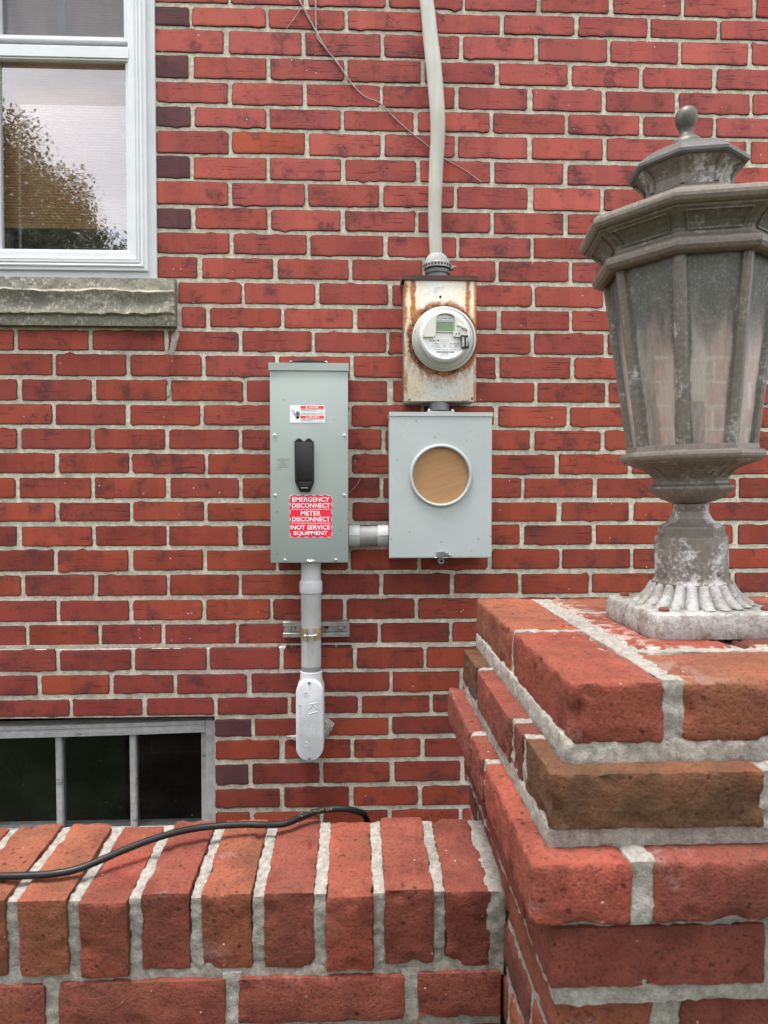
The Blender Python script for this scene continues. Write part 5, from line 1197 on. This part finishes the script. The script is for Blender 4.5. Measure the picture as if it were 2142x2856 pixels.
# ------------------------------------------------------------------ black cable lying across the porch wall
blk = simple('black_rubber', (.008, .008, .009, 1), .42, 0, .1, 40, .12, .3)
cab = thing('black_cable', 'black rubber cable lying loosely across the top of the porch wall', 'cable', (-.2, -1.05, -.45 + EYE))
TOP = lambda y: -.4705 + (y - FY) * .063
raw = [(-.62, .866, 0), (-.52, .864, 0), (-.431, .861, 0), (-.400, .861, 0), (-.370, .862, .001), (-.342, .868, .003), (-.317, .882, .007), (-.292, .899, .011), (-.264, .916, .014), (-.234, .932, .015), (-.202, .945, .013), (-.157, .954, .010), (-.130, .957, .007),
       (-.110, .961, .004), (-.094, .966, .004), (-.071, .982, .006), (-.047, .994, .007), (-.023, .998, .006), (-.010, 1.000, .003), (.002, 1.004, -.004), (.012, 1.010, -.017), (.018, 1.018, -.06), (.020, 1.022, -.20)]
P = smoothcurve([(x, y - 2, TOP(y - 2) + .0044 + h * .8) for x, y, h in raw], 8)
link('sheath', MB().sweep(P, .0044, 16).mesh(), blk, cab, smooth=True)
rc = random.Random(8); mb = MB()
for i in range(26):
    t = rc.random(); x = -.080 + .045 * t; y = .977 + .013 * t - 2 + rc.gauss(0, .003); z = TOP(y) + .0118 + rc.random() * .003; a = rc.random() * 6.3; l = rc.uniform(.001, .006)
    mb.sweep([(x, y, z), (x + l * math.cos(a), y + l * .5 * math.sin(a), z + rc.uniform(-.001, .002))], rc.uniform(.0002, .0006), 4)
link('debris', mb.mesh(), simple('dry_debris', (.17, .135, .095, 1), .95, 0, .3, 200, 0), cab, kind='stuff')

# ------------------------------------------------------------------ tree on the lawn behind the viewer (it shows in the window)
def make_leaf():
    g = G('leaf'); r = g.noise(g.geo().outputs['Position'], 5, 2)
    c = g.mix(g.mr(r, .35, .65), (.045, .07, .022, 1), (.08, .105, .036, 1)); return g.out(c, .42, 0, None, .5)
tree = thing('evergreen_tree', 'broad leafy evergreen tree mirrored in the white window', 'tree', (-4.3, -6.2, 0))
rt = random.Random(3); mb = MB(); C0 = Vector((-4.80, -6.2, 1.75)); RX_, RY_, RZ_ = 2.55, 2.0, 2.50
clumps = []
for i in range(950):
    d = Vector((rt.gauss(0, 1), rt.gauss(0, 1), rt.gauss(0, 1))).normalized(); k = rt.uniform(.20, .93) ** .55 * (1 + .10 * mnoise.noise(d * 2.4))
    clumps.append((C0 + Vector((d.x * RX_ * k, d.y * RY_ * k, d.z * RZ_ * k)), rt.uniform(.14, .26)))
nr_ = np.random.default_rng(7); VS = []; NQ = 0
for c, s_ in clumps:
    inner = sum(((c[k] - C0[k]) / q) ** 2 for k, q in enumerate((RX_, RY_, RZ_))) ** .5 < .62; m = 60 if inner else 320
    p = np.array(c) + np.clip(nr_.normal(0, 1, (m, 3)), -1.5, 1.5) * s_ * .6; ax = nr_.normal(0, 1, (m, 3)) + (0, 0, .5); ax /= np.linalg.norm(ax, axis=1)[:, None]
    q = np.cross(ax, nr_.normal(0, 1, (m, 3))); q /= np.linalg.norm(q, axis=1)[:, None] + 1e-9; l = (nr_.uniform(.12, .20, (m, 1)) if inner else nr_.uniform(.034, .062, (m, 1))); w = l * .34
    VS.append(np.stack([p, p + ax * l * .5 + q * w, p + ax * l, p + ax * l * .5 - q * w], 1).reshape(-1, 3)); NQ += m
VS = np.concatenate(VS); mb.v = [tuple(v) for v in VS.tolist()]; mb.f = [(4 * i, 4 * i + 1, 4 * i + 2, 4 * i + 3) for i in range(NQ)]
link('crown', mb.mesh(), make_leaf(), tree)
barkm = simple('tree_bark', (.10, .08, .06, 1), .9, 0, .3, 12, .6); mb = MB()
mb.sweep([(-4.3, -6.2, -1.5), (-4.32, -6.2, -.6), (-4.28, -6.18, .4), (-4.34, -6.2, 1.6), (-4.35, -6.2, 2.8)], [.20, .16, .13, .10, .05], 12)
for i in range(9):
    a = i * 2.4; z = -.5 + i * .28; mb.sweep([(-4.3, -6.2, z), (-4.3 + .6 * math.cos(a), -6.2 + .6 * math.sin(a), z + .45), (-4.3 + 1.3 * math.cos(a), -6.2 + 1.3 * math.sin(a), z + .95)], [.06, .045, .02], 8)
link('trunk', mb.mesh(), barkm, tree)
